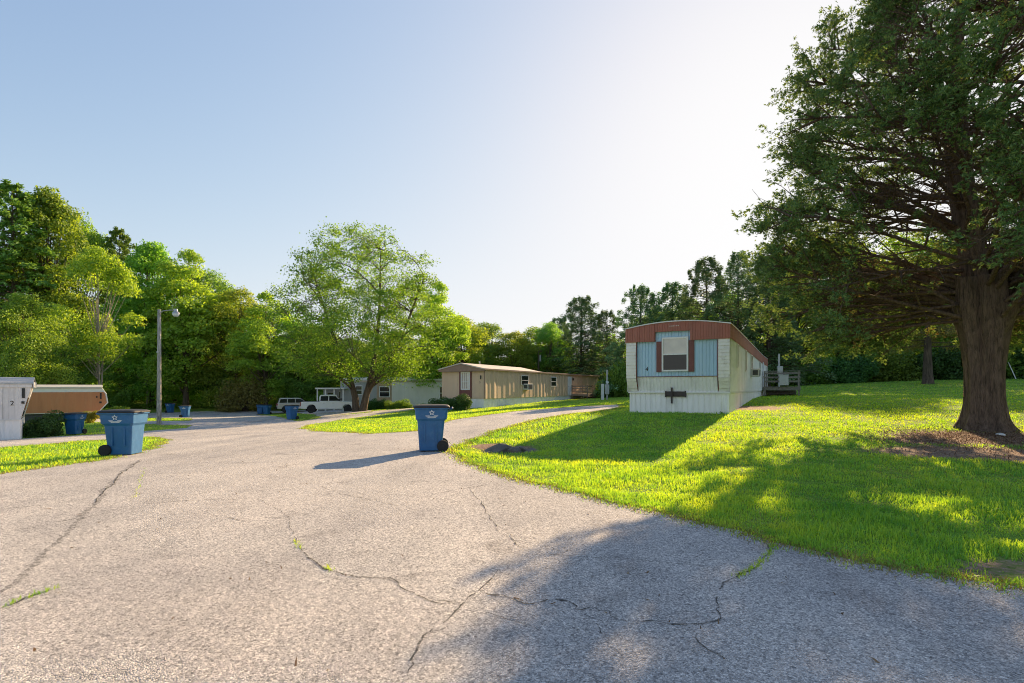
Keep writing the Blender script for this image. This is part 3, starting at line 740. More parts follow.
shrub_proto('s_dark',61,M['shrub_d']); shrub_proto('s_yellow',62,M['shrub_y'],12,3500,.09); shrub_proto('s_red',63,M['shrub_r'],26,9000,.06); shrub_proto('s_green',64,M['shrub_g'])
def shrub(key,px,d,rx,h,label,group=None,ry=None,name='shrub'):
    x=X(px,d); o=empty(name,(x,d,tz(x,d)-.03),(px*.7)%6.28,label,'shrub',group); o.scale=(rx,ry or rx,h/1.15)
    f,s=PROTO[key]; link('stem',s,o); link('foliage',f,o); return o
shrub('s_dark',43,26,1.12,1.4,'round dark green clipped shrub beside the white trailer')
shrub('s_yellow',91,38,.85,1.1,'small yellow leaved shrub beneath the brown trailer end')
shrub('s_red',246,64.5,3.8,5.2,'wide reddish green shrub in front of the round dark tree')
BT='clipped shrubs along the tan trailer front'
shrub('s_dark',461,39.2,1.35,1.35,'largest dark round shrub at the corner of the tan trailer',BT)
shrub('s_dark',441,41.5,1.2,1.05,'dark clipped shrub left of the largest shrub at the tan trailer',BT)
shrub('s_dark',450,43,1.1,1.1,'dark clipped shrub between its neighbours under the tan trailer front',BT)
shrub('s_green',421,42,.75,.75,'small light green shrub at the end of the tan trailer row',BT)
BP='clipped shrubs before the pale trailer'
shrub('s_dark',372,51.5,.95,1.25,'dark block shaped shrub right of the shade tree trunk',BP)
shrub('s_dark',381,51.5,.95,1.15,'second dark shrub from the shade tree trunk',BP)
shrub('s_green',392,51,1.0,1.0,'light green shrub beside the dark pair at the pale trailer',BP)
shrub('s_green',403,50.5,1.15,1.1,'rightmost light green ball shrub before the pale trailer wall',BP)
shrub('s_green',322,66,2.4,2.6,'wide green shrub behind the parked cars')
for px,d,rx,h,lab in ((612,58,2.2,4.2,'loose yellow green bush left of the blue trailer, by the meter post'),(628,54,2.0,5.0,'taller yellow green bush just behind the left corner of the blue trailer')):
    shrub('s_green',px,d,rx,h,lab)
for px,d,rx,h,lab in ((815,52,2.6,3.6,'green bush in the hedge line behind the grey deck'),(850,50,2.8,3.3,'dark bush in the hedge line below the cedar limbs'),(895,50,3.0,3.6,'green bush in the hedge line left of the pine trunk'),(945,48,3.0,3.8,'dark bush in the hedge line right of the pine trunk'),
  (1005,45,3.2,4.2,'green bush in the hedge line just right of the big cedar trunk'),(1050,43,3.4,4.4,'dark bush in the hedge line at the far right edge')):
    shrub('s_green' if lab[0]=='g' else 's_dark',px,d,rx,h,lab,'bushes of the hedge line beyond the lawn')  # lighter leaves on alternate bushes paint in the sunlit patches of the hedge
# ------------------------------------------------------------------ the shade tree in the middle
def shade_tree():
    g=RS(77); d=48.0; x=-14.2; z=tz(x,d)
    root=empty('shade_tree',(x,d,z-.05),0,'large airy green shade tree with forked trunk beside the pickup','tree')
    def im(px,py): return np.array([(px-358)/F*d,0,(411-py)/F*d])
    stems=[[im(356,413),im(355,395),im(347,370),im(330,330),im(312,270)],[im(362,413),im(366,395),im(372,370),im(378,320),im(382,250)],
           [im(364,400),im(374,380),im(398,345),im(416,302),im(424,276)]]
    lim=[];lr=[]
    nodes=[]
    def addlimb(a,b,c,r0,r1,k=8):
        p=bez(a,b,c,k); lim.append(p); lr.append(np.linspace(r0,r1,k)); nodes.extend([(q,max(r0+(r1-r0)*i/(k-1),.02)) for i,q in enumerate(p) if i>1])
    parts=[]
    for s,r0 in zip(stems,(.36,.38,.20)):
        s=np.array(s); s[2:,1]+=g.normal(0,.8,len(s)-2).cumsum()*.5
        tt=np.linspace(0,len(s)-1,14); pth=np.column_stack([np.interp(tt,np.arange(len(s)),s[:,i]) for i in range(3)])
        rr_=np.linspace(r0,.05,14); rr_[0]*=1.25; parts.append(tubes_np(pth[None],rr_[None],10))
        nodes+= [(q,r) for q,r in zip(pth[4:],rr_[4:])]
    # boughs to the outer crown
    prof=[(3.0,4.0),(4.2,6.5),(6,7.6),(8,7.8),(10,7.2),(12,6.6),(14,5.9),(15.5,4.6),(17,2.0)]
    zs,rsx=np.array(prof).T
    for i in range(34):
        zz=g.uniform(3,16.3); az=i*2.4; R=np.interp(zz,zs,rsx)*g.uniform(.65,.98)
        e=np.array([math.cos(az)*R+.0,math.sin(az)*R,zz]); cand=[n for n in nodes if n[0][2]<zz-.25*R+.6] or nodes[:4]
        j=np.argmin([np.linalg.norm(n[0]-e)+abs(n[0][2]-(zz-R*.45))*.5 for n in cand]); a,r=cand[j]
        addlimb(a,(a+e)/2+np.array([0,0,.5]),e,min(r*.7,.13),.025)
    tips=[]
    for i in range(640):
        zz=zs[0]+(zs[-1]-zs[0])*g.beta(1.15,1.45); az=g.uniform(0,6.283); R=np.interp(zz,zs,rsx)*math.sqrt(g.uniform(.12,1))*g.uniform(.9,1.06)
        R*=1+.16*math.sin(az*3+zz)+.1*math.sin(az*5-zz*1.3)
        e=np.array([math.cos(az)*R,math.sin(az)*R*.9,zz])
        if e[0]>2.2 and zz>13.3 and g.uniform()<.25: continue
        if e[0]<-4 and zz<4 and g.uniform()<.4: continue
        tips.append(e)
    for s in stems:
        for q in range(16): tips.append(np.array(s[-1])*np.array([1,1,.96])+g.normal(0,.9,3)*np.array([1,1,.8]))
        for q in range(8): tips.append(np.array(s[-2])+g.normal(0,1.2,3))
    tips=np.array(tips); NP=np.array([n[0] for n in nodes]); NR=np.array([n[1] for n in nodes])
    tl=[];tr=[]
    for e in tips:
        dd_=np.linalg.norm(NP-e,axis=1)+np.maximum(NP[:,2]-e[2]+.2,0)*1.5; j=np.argmin(dd_)
        a=NP[j]; tl.append(bez(a,(a+e)/2+np.array([0,0,.25]),e,5)); tr.append(np.linspace(min(NR[j]*.5,.045),.012,5))
    parts.append(tubes_np(np.array(lim),np.array(lr),7)); parts.append(tubes_np(np.array(tl),np.array(tr),4))
    link('trunk',wood_mesh('trunk_shade_tree',parts,M['bark']),root)
    Vs=[]
    for e in tips:
        up=(e[2]-2)/15; k=int(g.uniform(75,165)*(1.15-.6*up)); rr_=g.uniform(.55,1.15)*(1-.25*up)
        Pn=e+g.normal(0,1,(k,3))*np.array([.55,.55,.34])*rr_
        Vs.append(cards(Pn,np.array([0,0,.6])+g.normal(0,.7,(k,3)),g.uniform(.10,.21,k),g,.75))
    link('crown',cards_mesh('crown_shade_tree',Vs,M['leaf_maple']),root)
shade_tree()

# ------------------------------------------------------------------ the big cedar
def big_cedar():
    g=RS(101); z=tz(*CED)
    root=empty('cedar_tree',(CED[0],CED[1],z-.06),0,'huge old cedar with a fluted brown trunk on the right lawn','tree')
    zs=np.array([2.6,3.4,4.5,6,8,10.2,12.3,13.9,16,18.2]); er=np.array([4.4,5.7,6.1,5.8,5.5,5.1,3.4,2.3,1.3,.2])
    env=lambda q: np.interp(q,zs,er)
    lv=np.array([-.74,.67,0]); rv=-lv; nv=np.array([-.67,-.74,0])      # image left, right, towards the camera
    # fluted trunk
    hs=np.linspace(0,4.4,34); na=72; V=[];
    fl=g.uniform(0,6.28,8)
    for h in hs:
        r0=.40+.21*math.exp(-h/.36)+.05*math.exp(-h/1.5)+.24*min(1,max(0,(h-1.6)/1.9))**1.5
        for k in range(na):
            a=2*math.pi*k/na
            rid=.075*math.sin(5*a+fl[0]+.25*h)+.05*math.sin(9*a+fl[1]-.3*h)+.034*math.sin(17*a+fl[2]+.7*h)+.02*math.sin(31*a+fl[3]+1.3*h)+g.normal(0,.005)
            root_=.30*math.exp(-h/.22)*max(0,math.sin(4*a+fl[4]))
            r=r0*(1+rid*1.4)+root_*.5
            V.append((math.cos(a)*r-.04*h*.3,math.sin(a)*r,h))
    V=np.array(V); idx=np.arange(len(V)).reshape(len(hs),na)
    Fq=np.stack([idx[:-1],np.roll(idx,-1,1)[:-1],np.roll(idx,-1,1)[1:],idx[1:]],-1).reshape(-1,4)
    parts=[(V,Fq)]
    stems=[]
    def stem(ctrl,r0,r1):
        c=np.array(ctrl); t=np.linspace(0,len(c)-1,26)
        p=np.column_stack([np.interp(t,np.arange(len(c)),c[:,i]) for i in range(3)])
        ker=np.array([1,2,3,2,1])/9.; ps=p.copy()
        for i in range(3): ps[2:-2,i]=np.convolve(p[:,i],ker,'valid')
        r=np.linspace(r0,r1,26)*(1+g.normal(0,.03,26)); parts.append(tubes_np(ps[None],r[None],14)); stems.append((ps,r))
    stem([(0,0,3.2),lv*.25+[0,0,5],lv*.75+[0,0,8],lv*.55+[0,0,12],lv*.2+[0,0,18]],.40,.03)
    stem([rv*.12+[0,0,3.0],rv*.55+[0,0,4.4],rv*.95+[0,0,6.2],rv*1.0+[0,0,10],rv*1.4+[0,0,15.5]],.30,.03)
    stem([nv*.15+[0,0,3.3],nv*.5+lv*.15+[0,0,5.2],nv*.9+lv*.4+[0,0,8],nv*1.5+lv*.6+[0,0,13]],.22,.025)
    stem([rv*.3+nv*.1+[0,0,2.9],rv*.9+nv*.3+[0,0,4.2],rv*1.9+nv*.4+[0,0,6.6],rv*2.5+nv*.4+[0,0,10.5]],.19,.02)
    limbs=[];lrad=[];meta=[]
    def limb(a,e,r0,sag,k=9):
        m=(a+e)/2+np.array([0,0,sag]); p=bez(a,m,e,k); p[1:-1]+=g.normal(0,.035,(k-2,3))+np.cumsum(g.normal(0,.06,(k-2,3)),0)*np.sin(np.linspace(.4,2.8,k-2))[:,None]; limbs.append(p); lrad.append(np.linspace(r0,.018,k)); meta.append(np.linalg.norm(e-a))
    nlimb=225
    for i in range(nlimb):
        zt=2.7+(17.6-2.7)*((i+.5)/nlimb)**1.12; az=i*2.39996+g.uniform(-.3,.3)
        toward=math.cos(az-math.atan2(-.74,-.67))
        if toward>.82 and zt<7 and g.uniform()<.7: continue
        if toward>.45 and zt<4.0: continue
        R=env(zt)*g.uniform(.78,1.03); e=np.array([math.cos(az)*R,math.sin(az)*R,zt])
        ps,r=stems[0] if zt>15 else stems[g.choice(4,p=[.45,.25,.15,.15])]
        rise=R*g.uniform(.22,.62) if zt>4.4 else -R*g.uniform(.02,.12)
        zb=min(max(zt-rise,3.0),ps[-1,2]-.3); j=int(np.argmin(np.abs(ps[:,2]-zb))); a=ps[j]
        limb(a,e,min(r[j]*.5,.028+.0075*R),R*.05+g.uniform(-.1,.25))
    # the long bare limb towards the sun and a few heavy low ones
    a=stems[0][0][8]
    limb(a,lv*4.4+nv*1.4+[0,0,8.4],.15,-.25,10); limb(stems[0][0][3],lv*5.2+nv*.6+[0,0,5.6],.16,.35,10); limb(stems[0][0][2],lv*5.0-nv*1.8+[0,0,4.3],.14,.2,10); limb(stems[1][0][3],rv*4.6+nv*1.2+[0,0,4.9],.13,.3,10)
    L9=[p for p in limbs]; 
    parts.append(tubes_np(np.array([p for p in limbs if len(p)==9]),np.array([r for r in lrad if len(r)==9]),7))
    parts.append(tubes_np(np.array([p for p in limbs if len(p)==10]),np.array([r for r in lrad if len(r)==10]),9))
    # side branches and twigs
    sec=[];secr=[];tw=[];twr=[];tipd=[]
    for p,Ln in zip(limbs,meta):
        n2=int(6+Ln*1.9)
        for q in range(n2):
            t=g.uniform(.22,1.0)**.8; f=t*(len(p)-1); j=min(int(f),len(p)-2); a=p[j]+(p[j+1]-p[j])*(f-j); dv=unit((p[j+1]-p[j])[None])[0]
            sd=np.cross(dv,[0,0,1.]); sg=1 if g.uniform()<.5 else -1
            dr=unit((dv*g.uniform(.35,1.0)+sd*sg*g.uniform(.25,1.0)+np.array([0,0,g.normal(.06,.28)]))[None])[0]
            l2=(.30*Ln*(1.15-t*.75)+.35)*g.uniform(.6,1.15); e=a+dr*l2
            rr_=np.hypot(e[0],e[1]); 
            if rr_>env(e[2])*1.12: e[:2]*=env(e[2])*1.12/rr_
            b=(a+e)/2+np.array([0,0,g.normal(.03,.06)]); s=bez(a,b,e,5); sec.append(s); secr.append(np.linspace(.020+.004*Ln*.5,.007,5))
            for w in range(5):
                u=g.uniform(.2,1.0); fa=u*4; jj=min(int(fa),3); a2=s[jj]+(s[jj+1]-s[jj])*(fa-jj); d2=unit((dr*.7+np.cross(dr,[0,0,1.])*g.normal(0,.7)+np.array([0,0,g.normal(.05,.4)]))[None])[0]
                e2=a2+d2*g.uniform(.3,.75); tw.append(np.array([a2,(a2+e2)/2+[0,0,.02],e2])); twr.append([.008,.006,.004]); tipd.append(d2)
    parts.append(tubes_np(np.array(sec),np.array(secr),4)); tw=np.array(tw); parts.append(tubes_np(tw,np.array(twr),3)); tipd=np.array(tipd)
    link('trunk',wood_mesh('trunk_cedar',parts,M['bark_cedar']),root)
    # sprays on the outer twigs
    e=tw[:,2]; rel=np.hypot(e[:,0],e[:,1])/env(np.clip(e[:,2],2.6,18)); keep=g.uniform(0,1,len(e))<np.clip((rel-.5)*3.0,.03,1.0)
    A=tw[keep][:,0]; B=tw[keep][:,2]; D=tipd[keep]
    cl=np.sin(B[:,0]*1.25+.7*np.sin(B[:,2]*.9))*np.sin(B[:,1]*1.35+1.1)+.9*np.sin(B[:,2]*1.5+B[:,0]*.5+.4)*np.sin(B[:,0]*.9-B[:,1]*.8)
    relk=rel[keep]; kp=(g.uniform(0,1,len(B))<np.clip(.82+.55*cl,.12,1))|(relk>.93)&(B[:,2]<6.5)
    A,B,D=A[kp],B[kp],D[kp]; relk=relk[kp]
    Vs=[];Vd=[]
    lowin=(B[:,2]<4.9)&(relk<.72)
    for rep in range(24):
        u=(1.1-.8*g.uniform(0,1,len(A))**1.6)[:,None]; c=A+(B-A)*u+g.normal(0,.06,A.shape)
        base=unit(D+g.normal(0,.55,D.shape)+np.array([0,0,.12]))
        nn=unit(np.array([0,0,.7])+g.normal(0,.6,D.shape)); sd=np.cross(base,nn)
        ln=g.uniform(.085,.165,len(A))
        for an in (-.55,0,.55):
            al=base*math.cos(an)+sd*math.sin(an)
            V=cards(c+al*(ln*.45)[:,None],nn+g.normal(0,.25,D.shape),ln*(1 if an==0 else .8),g,.26,al)
            dry=lowin&(g.uniform(0,1,len(A))<.55)
            Vs.append(V[~dry]); Vd.append(V[dry])
    link('crown',cards_mesh('crown_cedar',Vs,M['cedar']),root)
    link('dry_foliage',cards_mesh('dry_cedar',Vd,M['cedar_dry']),root)
    return root
big_cedar()

# slim pine standing on the back lawn under the cedar's boughs
def lawn_pine():
    d=40.0; x=X(928,d); z=tz(x,d); g=RS(5)
    o=empty('pine_tree',(x,d,z-.05),0,'slim pine with a pale straight trunk on the back lawn','tree')
    parts=[tubes_np(bez(np.array([0,0,0.]),np.array([-.1,0,3]),np.array([.15,0,9]),10)[None],np.concatenate([[.42],np.linspace(.33,.05,9)])[None],12)]
    lim=[];lr=[];Vs=[]
    for i in range(46):
        zz=g.uniform(2.9,8.8); az=i*2.4; R=(3.2-.28*(zz-3))*g.uniform(.6,1.1); e=np.array([math.cos(az)*R,math.sin(az)*R,zz-.1*R]); a=np.array([0,0,zz])
        p=bez(a,(a+e)/2+[0,0,.25],e,5); lim.append(p); lr.append(np.linspace(.05,.01,5))
        k=230; s=g.uniform(.3,1.05,k)[:,None]; Pn=a+(e-a)*s+g.normal(0,.3,(k,3))*np.array([1,1,.5]); Vs.append(cards(Pn,np.array([0,0,.6])+g.normal(0,.6,(k,3)),g.uniform(.1,.24,k),g,.4))
    parts.append(tubes_np(np.array(lim),np.array(lr),5))
    link('trunk',wood_mesh('trunk_lawn_pine',parts,M['bark']),o); link('crown',cards_mesh('crown_lawn_pine',Vs,M['shrub_r']),o)
lawn_pine()

# ------------------------------------------------------------------ text as mesh
def text_obj(name,body,size,mat,parent,mtx,extrude=.004):
    cu=bpy.data.curves.new(name,'FONT'); cu.body=body; cu.size=size; cu.extrude=extrude; cu.align_x='CENTER'; cu.align_y='CENTER'
    t=bpy.data.objects.new(name,cu); col.objects.link(t)
    dg=bpy.context.evaluated_depsgraph_get(); me=bpy.data.meshes.new_from_object(t.evaluated_get(dg))
    bpy.data.objects.remove(t); bpy.data.curves.remove(cu)
    me.materials.clear(); me.materials.append(mat); o=link(name,me,parent); o.matrix_local=mtx; return o
def face_mtx(x,y,z,side='front'):
    if side=='front': return Matrix.Translation((x,y,z))@Matrix.Rotation(rad(90),4,'X')
    return Matrix.Translation((x,y,z))@Matrix.Rotation(rad(90),4,'Z')@Matrix.Rotation(rad(90),4,'X')
TH=29.3                                       # both trailers across the lawn lie along this bearing

def window(parent,x0,x1,z0,z1,y,frame,side='front',split=None,pane=None,pane2=None,fw=.05,name='window'):
    """window in a wall; on the front plane y, or (side='right') on the plane x=y with x0..x1 along y"""
    def B(mb,a0,a1,b0,b1,c0,c1):          # a along wall, b out of wall (0..), c up
        if side=='front': mb.box(a0,a1,y-b1,y-b0,c0,c1)
        else: mb.box(y+b0,y+b1,a0,a1,c0,c1)
    m=MB(); B(m,x0,x0+fw,.0,.045,z0,z1); B(m,x1-fw,x1,.0,.045,z0,z1); B(m,x0+fw,x1-fw,.0,.043,z0,z0+fw); B(m,x0+fw,x1-fw,.0,.043,z1-fw,z1)
    if split: B(m,x0+fw,x1-fw,.0,.041,split-fw*.4,split+fw*.4)
    f=m.build(name,frame,parent)
    if split:
        q=MB(); B(q,x0+fw,x1-fw,.012,.020,z0+fw,split-fw*.4); q.build('pane',pane or M['glass'],f)
        q=MB(); B(q,x0+fw,x1-fw,.014,.024,split+fw*.4,z1-fw); q.build('pane',pane2 or pane or M['glass'],f)
    else:
        q=MB(); B(q,x0+fw,x1-fw,.012,.020,z0+fw,z1-fw); q.build('pane',pane or M['glass'],f)
    return f

def window_ac(parent,yc,zc,w,h,x,out=.38):
    m=MB(); m.box(x,x+out,yc-w/2,yc+w/2,zc-h/2,zc+h/2); a=m.build('air_conditioner',M['ac'],parent,bevel=.012)
    m=MB(); m.box(x+out,x+out+.006,yc-w*.42,yc+w*.42,zc-h*.38,zc+h*.38)
    for k in range(6): m.box(x+out+.006,x+out+.012,yc-w*.42,yc+w*.42,zc-h*.36+k*h*.13,zc-h*.36+k*h*.13+.018)
    m.box(x+.08,x+out-.06,yc-w/2-.005,yc-w/2-.001,zc-h*.3,zc+h*.3)
    m.build('grille',M['grille'],a); return a

def deck(name,loc,rz,w,dp,fl,rail,mat,label,steps='left',gapx=None):
    """timber deck: x along the wall (0..w), y away from it (0..dp)"""
    o=empty(name,loc,rz,label,'deck')
    m=MB(); n=int(dp/.15)
    for k in range(n): m.box(0,w,k*dp/n+.006,(k+1)*dp/n-.006,fl-.04,fl)
    m.build('floor',mat,o)
    m=MB(); m.box(.01,w-.01,dp-.045,dp-.003,fl-.23,fl-.042); m.box(.01,.05,.01,dp-.05,fl-.23,fl-.042); m.box(w-.05,w-.01,.01,dp-.05,fl-.23,fl-.042); m.build('joist',mat,o)
    for (x,y) in ((.05,dp-.1),(w*.5,dp-.1),(w-.05,dp-.1),(.05,.1),(w-.05,.1)):
        m=MB(); m.box(x-.045,x+.045,y-.045,y+.045,-.5,fl+rail); m.build('post',mat,o)
    m=MB()
    for zz in (.28,.55,.82):
        if zz<rail: m.box(-.0,w,dp-.052,dp-.016,fl+zz*rail,fl+zz*rail+.11)
    m.box(-.02,w+.02,dp-.17,dp-.02,fl+rail+.002,fl+rail+.04); m.build('railing',mat,o)
    m=MB()
    for zz in (.28,.55,.82): m.box(w-.04,w-.006,.1,dp-.15,fl+zz*rail,fl+zz*rail+.11)
    m.box(w-.14,w,.05,dp-.175,fl+rail+.002,fl+rail+.04); m.build('railing',mat,o)
    m=MB(); ns=max(2,int(fl/.2))
    for k in range(ns):
        s=.28*(ns-k); m.box(-s,-s+.30,.12,dp-.25,fl*(k+.2)/(ns+.3)-.05,fl*(k+.9)/(ns+.3))
    m.build('step',mat,o)
    return o

# ------------------------------------------------------------------ blue fronted trailer
def blue_trailer():
    w,Ln=3.8,22.0
    bx,by=7.88-w*math.cos(rad(TH)),18.8+w*math.sin(rad(TH)); bz=.60
    o=empty('mobile_home',(bx,by,bz),rad(-TH),'white single wide trailer with a blue front and red brown fascia','mobile home')
    drop=lambda y: -.22*max(0,min(1,(y-2)/14))          # roof sinks a little towards the rear
    E0,SK=3.30,.80
    # skirting
    m=MB(); m.ribs(.10,w-.10,-.35,SK-.03,lambda t,q,z:(t,.20-q,z),.20,.028,.78)
    m.ribs(.20,Ln,-.35,SK-.03,lambda t,q,z:(w-.06+q,t,z),.25,.014,.72); m.ribs(.20,Ln,-.35,SK-.03,lambda t,q,z:(.06-q,t,z),.25,.014,.72); m.box(w-.115,w-.055,.185,.23,-.35,SK-.03); m.box(.055,.115,.185,.23,-.35,SK-.03)
    m.build('skirting',M['skirt'],o,recalc=False)
    m=MB(); m.box(.02,w-.0,.12,.22,SK-.05,SK+.005); m.box(w-.062,w+.0,.222,Ln,SK-.05,SK+.004); m.build('ledge',M['trimw'],o)
    # core and side walls
    m=MB()
    def ztop(t): return E0-.50+drop(t)
    m.ribs(.02,Ln,SK+.006,ztop,lambda t,q,z:(w+q,t,z),.20,.012,.74); m.ribs(.02,Ln,SK+.006,ztop,lambda t,q,z:(-q,t,z),.20,.012,.74)
    m.ribs(0,w,SK,E0-.25,lambda t,q,z:(t,Ln+q,z),.20,.012,.74)
    m.build('side_wall',M['white'],o,recalc=False)
    # lower white apron, raked back towards the skirting
    m=MB(); m.ribs(.38,w-.38,SK+.006,1.375,lambda t,q,z:(t,.03+(.15*(1.375-z)/.57)-q,z),.13,.022,.76); m.build('apron',M['white'],o,recalc=False)
    # blue wall
    m=MB(); m.ribs(.36,w-.36,1.40,3.12,lambda t,q,z:(t,.02-q,z),.125,.030,.62); m.build('front_wall',M['blue'],o,recalc=False)
    m=MB(); m.box(.36,w-.36,-.015,.05,1.376,1.398); m.build('sill_strip',M['shutter'],o)
    # columns of lap boards with the bulging profile
    for (a,b) in ((0,.385),(w-.385,w)):
        m=MB(); nb=15
        def prof(z): 
            return -.055-.05*math.sin(min(1,max(0,(z-1.3)/1.5))*math.pi) if z>1.3 else -.055+.24*((1.3-z)/.5)
        for k in range(nb):
            z0=SK+.006+k*(E0-.56-SK)/nb; z1=SK+.006+(k+1)*(E0-.56-SK)/nb
            m.prism([(prof(z0)-.020,z0+.004),(prof(z1)-.004,z1-.004),(.40,z1-.004),(.40,z0+.004)],'x',a+(.0 if a==0 else 0),b)
            m.box(a+.006,b-.006,max(prof(z1),prof(z0))+.012,.39,z1-.0045,z1+.0045)
        m.build('corner_column',M['cream'],o)
    for xx in (.40,w-.40): 
        m=MB(); m.tube([(xx,prof(z)+.02,z) for z in (.82,1.05,1.3,1.6,2.0,2.4,2.72)],.022,6); m.build('trim_strip',M['shutter'],o)
    # fascia with the notch over the window
    ar=lambda x: .20*(1-((x-w/2)/(w/2))**2)
    def ftop(x): return E0+ar(x)-.03
    def fbot(x): return 3.10 if 1.13<=x<=2.43 else E0-.56
    m=MB()
    for (a,b) in ((-.03,1.13),(1.131,2.429),(2.43,w+.03)):
        zb=3.10 if abs(a-1.131)<.01 else E0-.56
        m.ribs(a,b,zb,lambda t:ftop(t),lambda t,q,z:(t,-.10-q,z),.095,.020,.7)
        m.box(a,b,-.099,-.06,zb,zb+.03)
    m.box(1.10,1.13,-.099,.02,E0-.56,3.10); m.box(2.43,2.46,-.099,.02,E0-.56,3.10)
    m.ribs(-.10,Ln,lambda t:E0-.56+drop(t),lambda t:E0-.03+drop(t),lambda t,q,z:(w+.03+q,t,z),.16,.010,.7)
    m.ribs(-.10,Ln,lambda t:E0-.56+drop(t),lambda t:E0-.03+drop(t),lambda t,q,z:(-.03-q,t,z),.16,.010,.7)
    m.build('fascia',M['brown'],o,recalc=False)
    # roof
    m=MB(); n=14; ys=[-.14]+[Ln*k/16 for k in range(1,17)]
    rings=[]
    for y in ys:
        top=[(-.05+(w+.10)*k/n,y,E0+ar(min(max(-.05+(w+.1)*k/n,0),w))+.0+drop(y)) for k in range(n+1)]
        bot=[(p[0],p[1],p[2]-.04) for p in reversed(top)]; rings.append(top+bot)
    m.loft(rings); m.build('roof',M['roof'],o)
    m=MB(); m.box(w*.42,w*.42+.5,9,9.5,E0+.1,E0+.32); m.build('roof_vent',M['galv'],o)
    # front window with shutters
    window(o,1.38,2.36,1.58,2.88,-.03,M['trimw'],'front',2.23,M['glass'],M['glass_pale'],.06)
    for a,b in ((1.17,1.375),(2.365,2.57)):
        m=MB(); m.box(a,b,-.045,-.0,1.56,2.735); 
        for k in range(14): m.box(a+.025,b-.025,-.055,-.045,1.62+k*.078,1.62+k*.078+.045)
        m.build('shutter',M['shutter'],o)
    text_obj('number','4',.22,M['dark'],o,face_mtx(.80,-.018,1.68))
    m=MB()
    for k,ww in enumerate((.05,.04,.05,.045,.04,.05)): m.box(1.66+k*.065,1.66+k*.065+ww,-.115,-.109,3.28,3.315)
    m.build('emblem',M['tanroof'],o)
    # drawbar tongue on the skirting
    m=MB(); m.box(1.46,2.24,.115,.175,.62,.82); m.box(1.46,1.52,.10,.114,.60,.84); m.box(2.2,2.25,.10,.114,.60,.84); m.build('drawbar',M['iron'],o)
    m=MB(); m.box(1.69,1.755,.05,.11,.36,.97); m.build('jack_post',M['iron'],o)
    m=MB(); m.tube([(w-.34,.20,.07),(w-.30,.08,.05),(w-.2,.0,-.04),(w-.16,-.05,-.06)],.025,8); m.build('drain_pipe',M['dark'],o)
    # right hand side: tall slit windows, an air conditioner, a door by the deck
    for yc,ww,z0,z1 in ((2.2,.36,1.75,2.70),(5.6,.36,1.72,2.66),(8.6,.8,1.9,2.62),(14.2,.6,1.7,2.5),(20.4,.5,1.8,2.45)):
        window(o,yc-ww/2,yc+ww/2,z0,z1,w+.013,M['trimw'],'right',None if ww<.7 else (z0+z1)/2,M['glass'],None,.035)
    window_ac(o,8.6,1.72,.62,.40,w+.02)
    m=MB(); m.box(w+.012,w+.05,16.6,17.5,SK+.1,2.62); dr=m.build('door',M['door'],o); m=MB(); m.box(w+.05,w+.09,16.68,16.74,1.6,1.72); m.build('handle',M['chrome'],dr)
    return o,(bx,by,bz),w
bt,B0,BW=blue_trailer()
def loc_at(b,th,x,y): return (b[0]+x*math.cos(rad(th))+y*math.sin(rad(th)), b[1]-x*math.sin(rad(th))+y*math.cos(rad(th)))
# deck at its far side; local x of the deck runs along the wall
p=loc_at(B0,TH,BW+.03,18.4); gzd=tz(*p)
deck('porch_deck',(p[0],p[1],gzd),rad(-TH-90),2.4,2.5,.62,.92,M['deckwood'],'grey weathered timber deck beside the far end of the blue trailer') if False else None
def deck_at(base,th,xw,y1,wd,dp,fl,rail,mat,label,zb):
    # frame: deck x -> along -wall (from y1 back towards the front), deck y -> outwards
    p=loc_at(base,th,xw,y1); o=deck('porch_deck',(p[0],p[1],zb),rad(-th-90),wd,dp,fl,rail,mat,label)
    return o
d1=deck_at(B0,TH,BW+.05,18.3,1.9,2.1,.62,.95,M['deckwood'],'grey weathered timber deck beside the far end of the blue trailer',1.02)
p=loc_at(B0,TH,BW+1.25,16.28); m=MB(); m.box(-.25,.25,-.06,.06,0,.62); m.box(-.27,.27,-.07,.07,.62,.66); m.box(-.03,.03,-.066,-.06,.30,.38)
b=m.build('meter_box',M['ac'],bevel=.01,loc=(p[0],p[1],1.72),rot=(0,0,rad(-TH))); tag(b,'white metal box fixed on the grey deck railing','meter box')
d=40.0; x=X(779,d); m=MB(); m.cyl((0,0),.07,-.3,2.9,n=12); u=empty('meter_post',(x,d,tz(x,d)),0,'pale service post behind the grey deck railing','utility post'); m.build('post',M['galv'],u); m=MB(); m.box(-.2,.2,-.2,-.075,1.3,1.95); m.build('meter_box',M['galv'],u,bevel=.02)

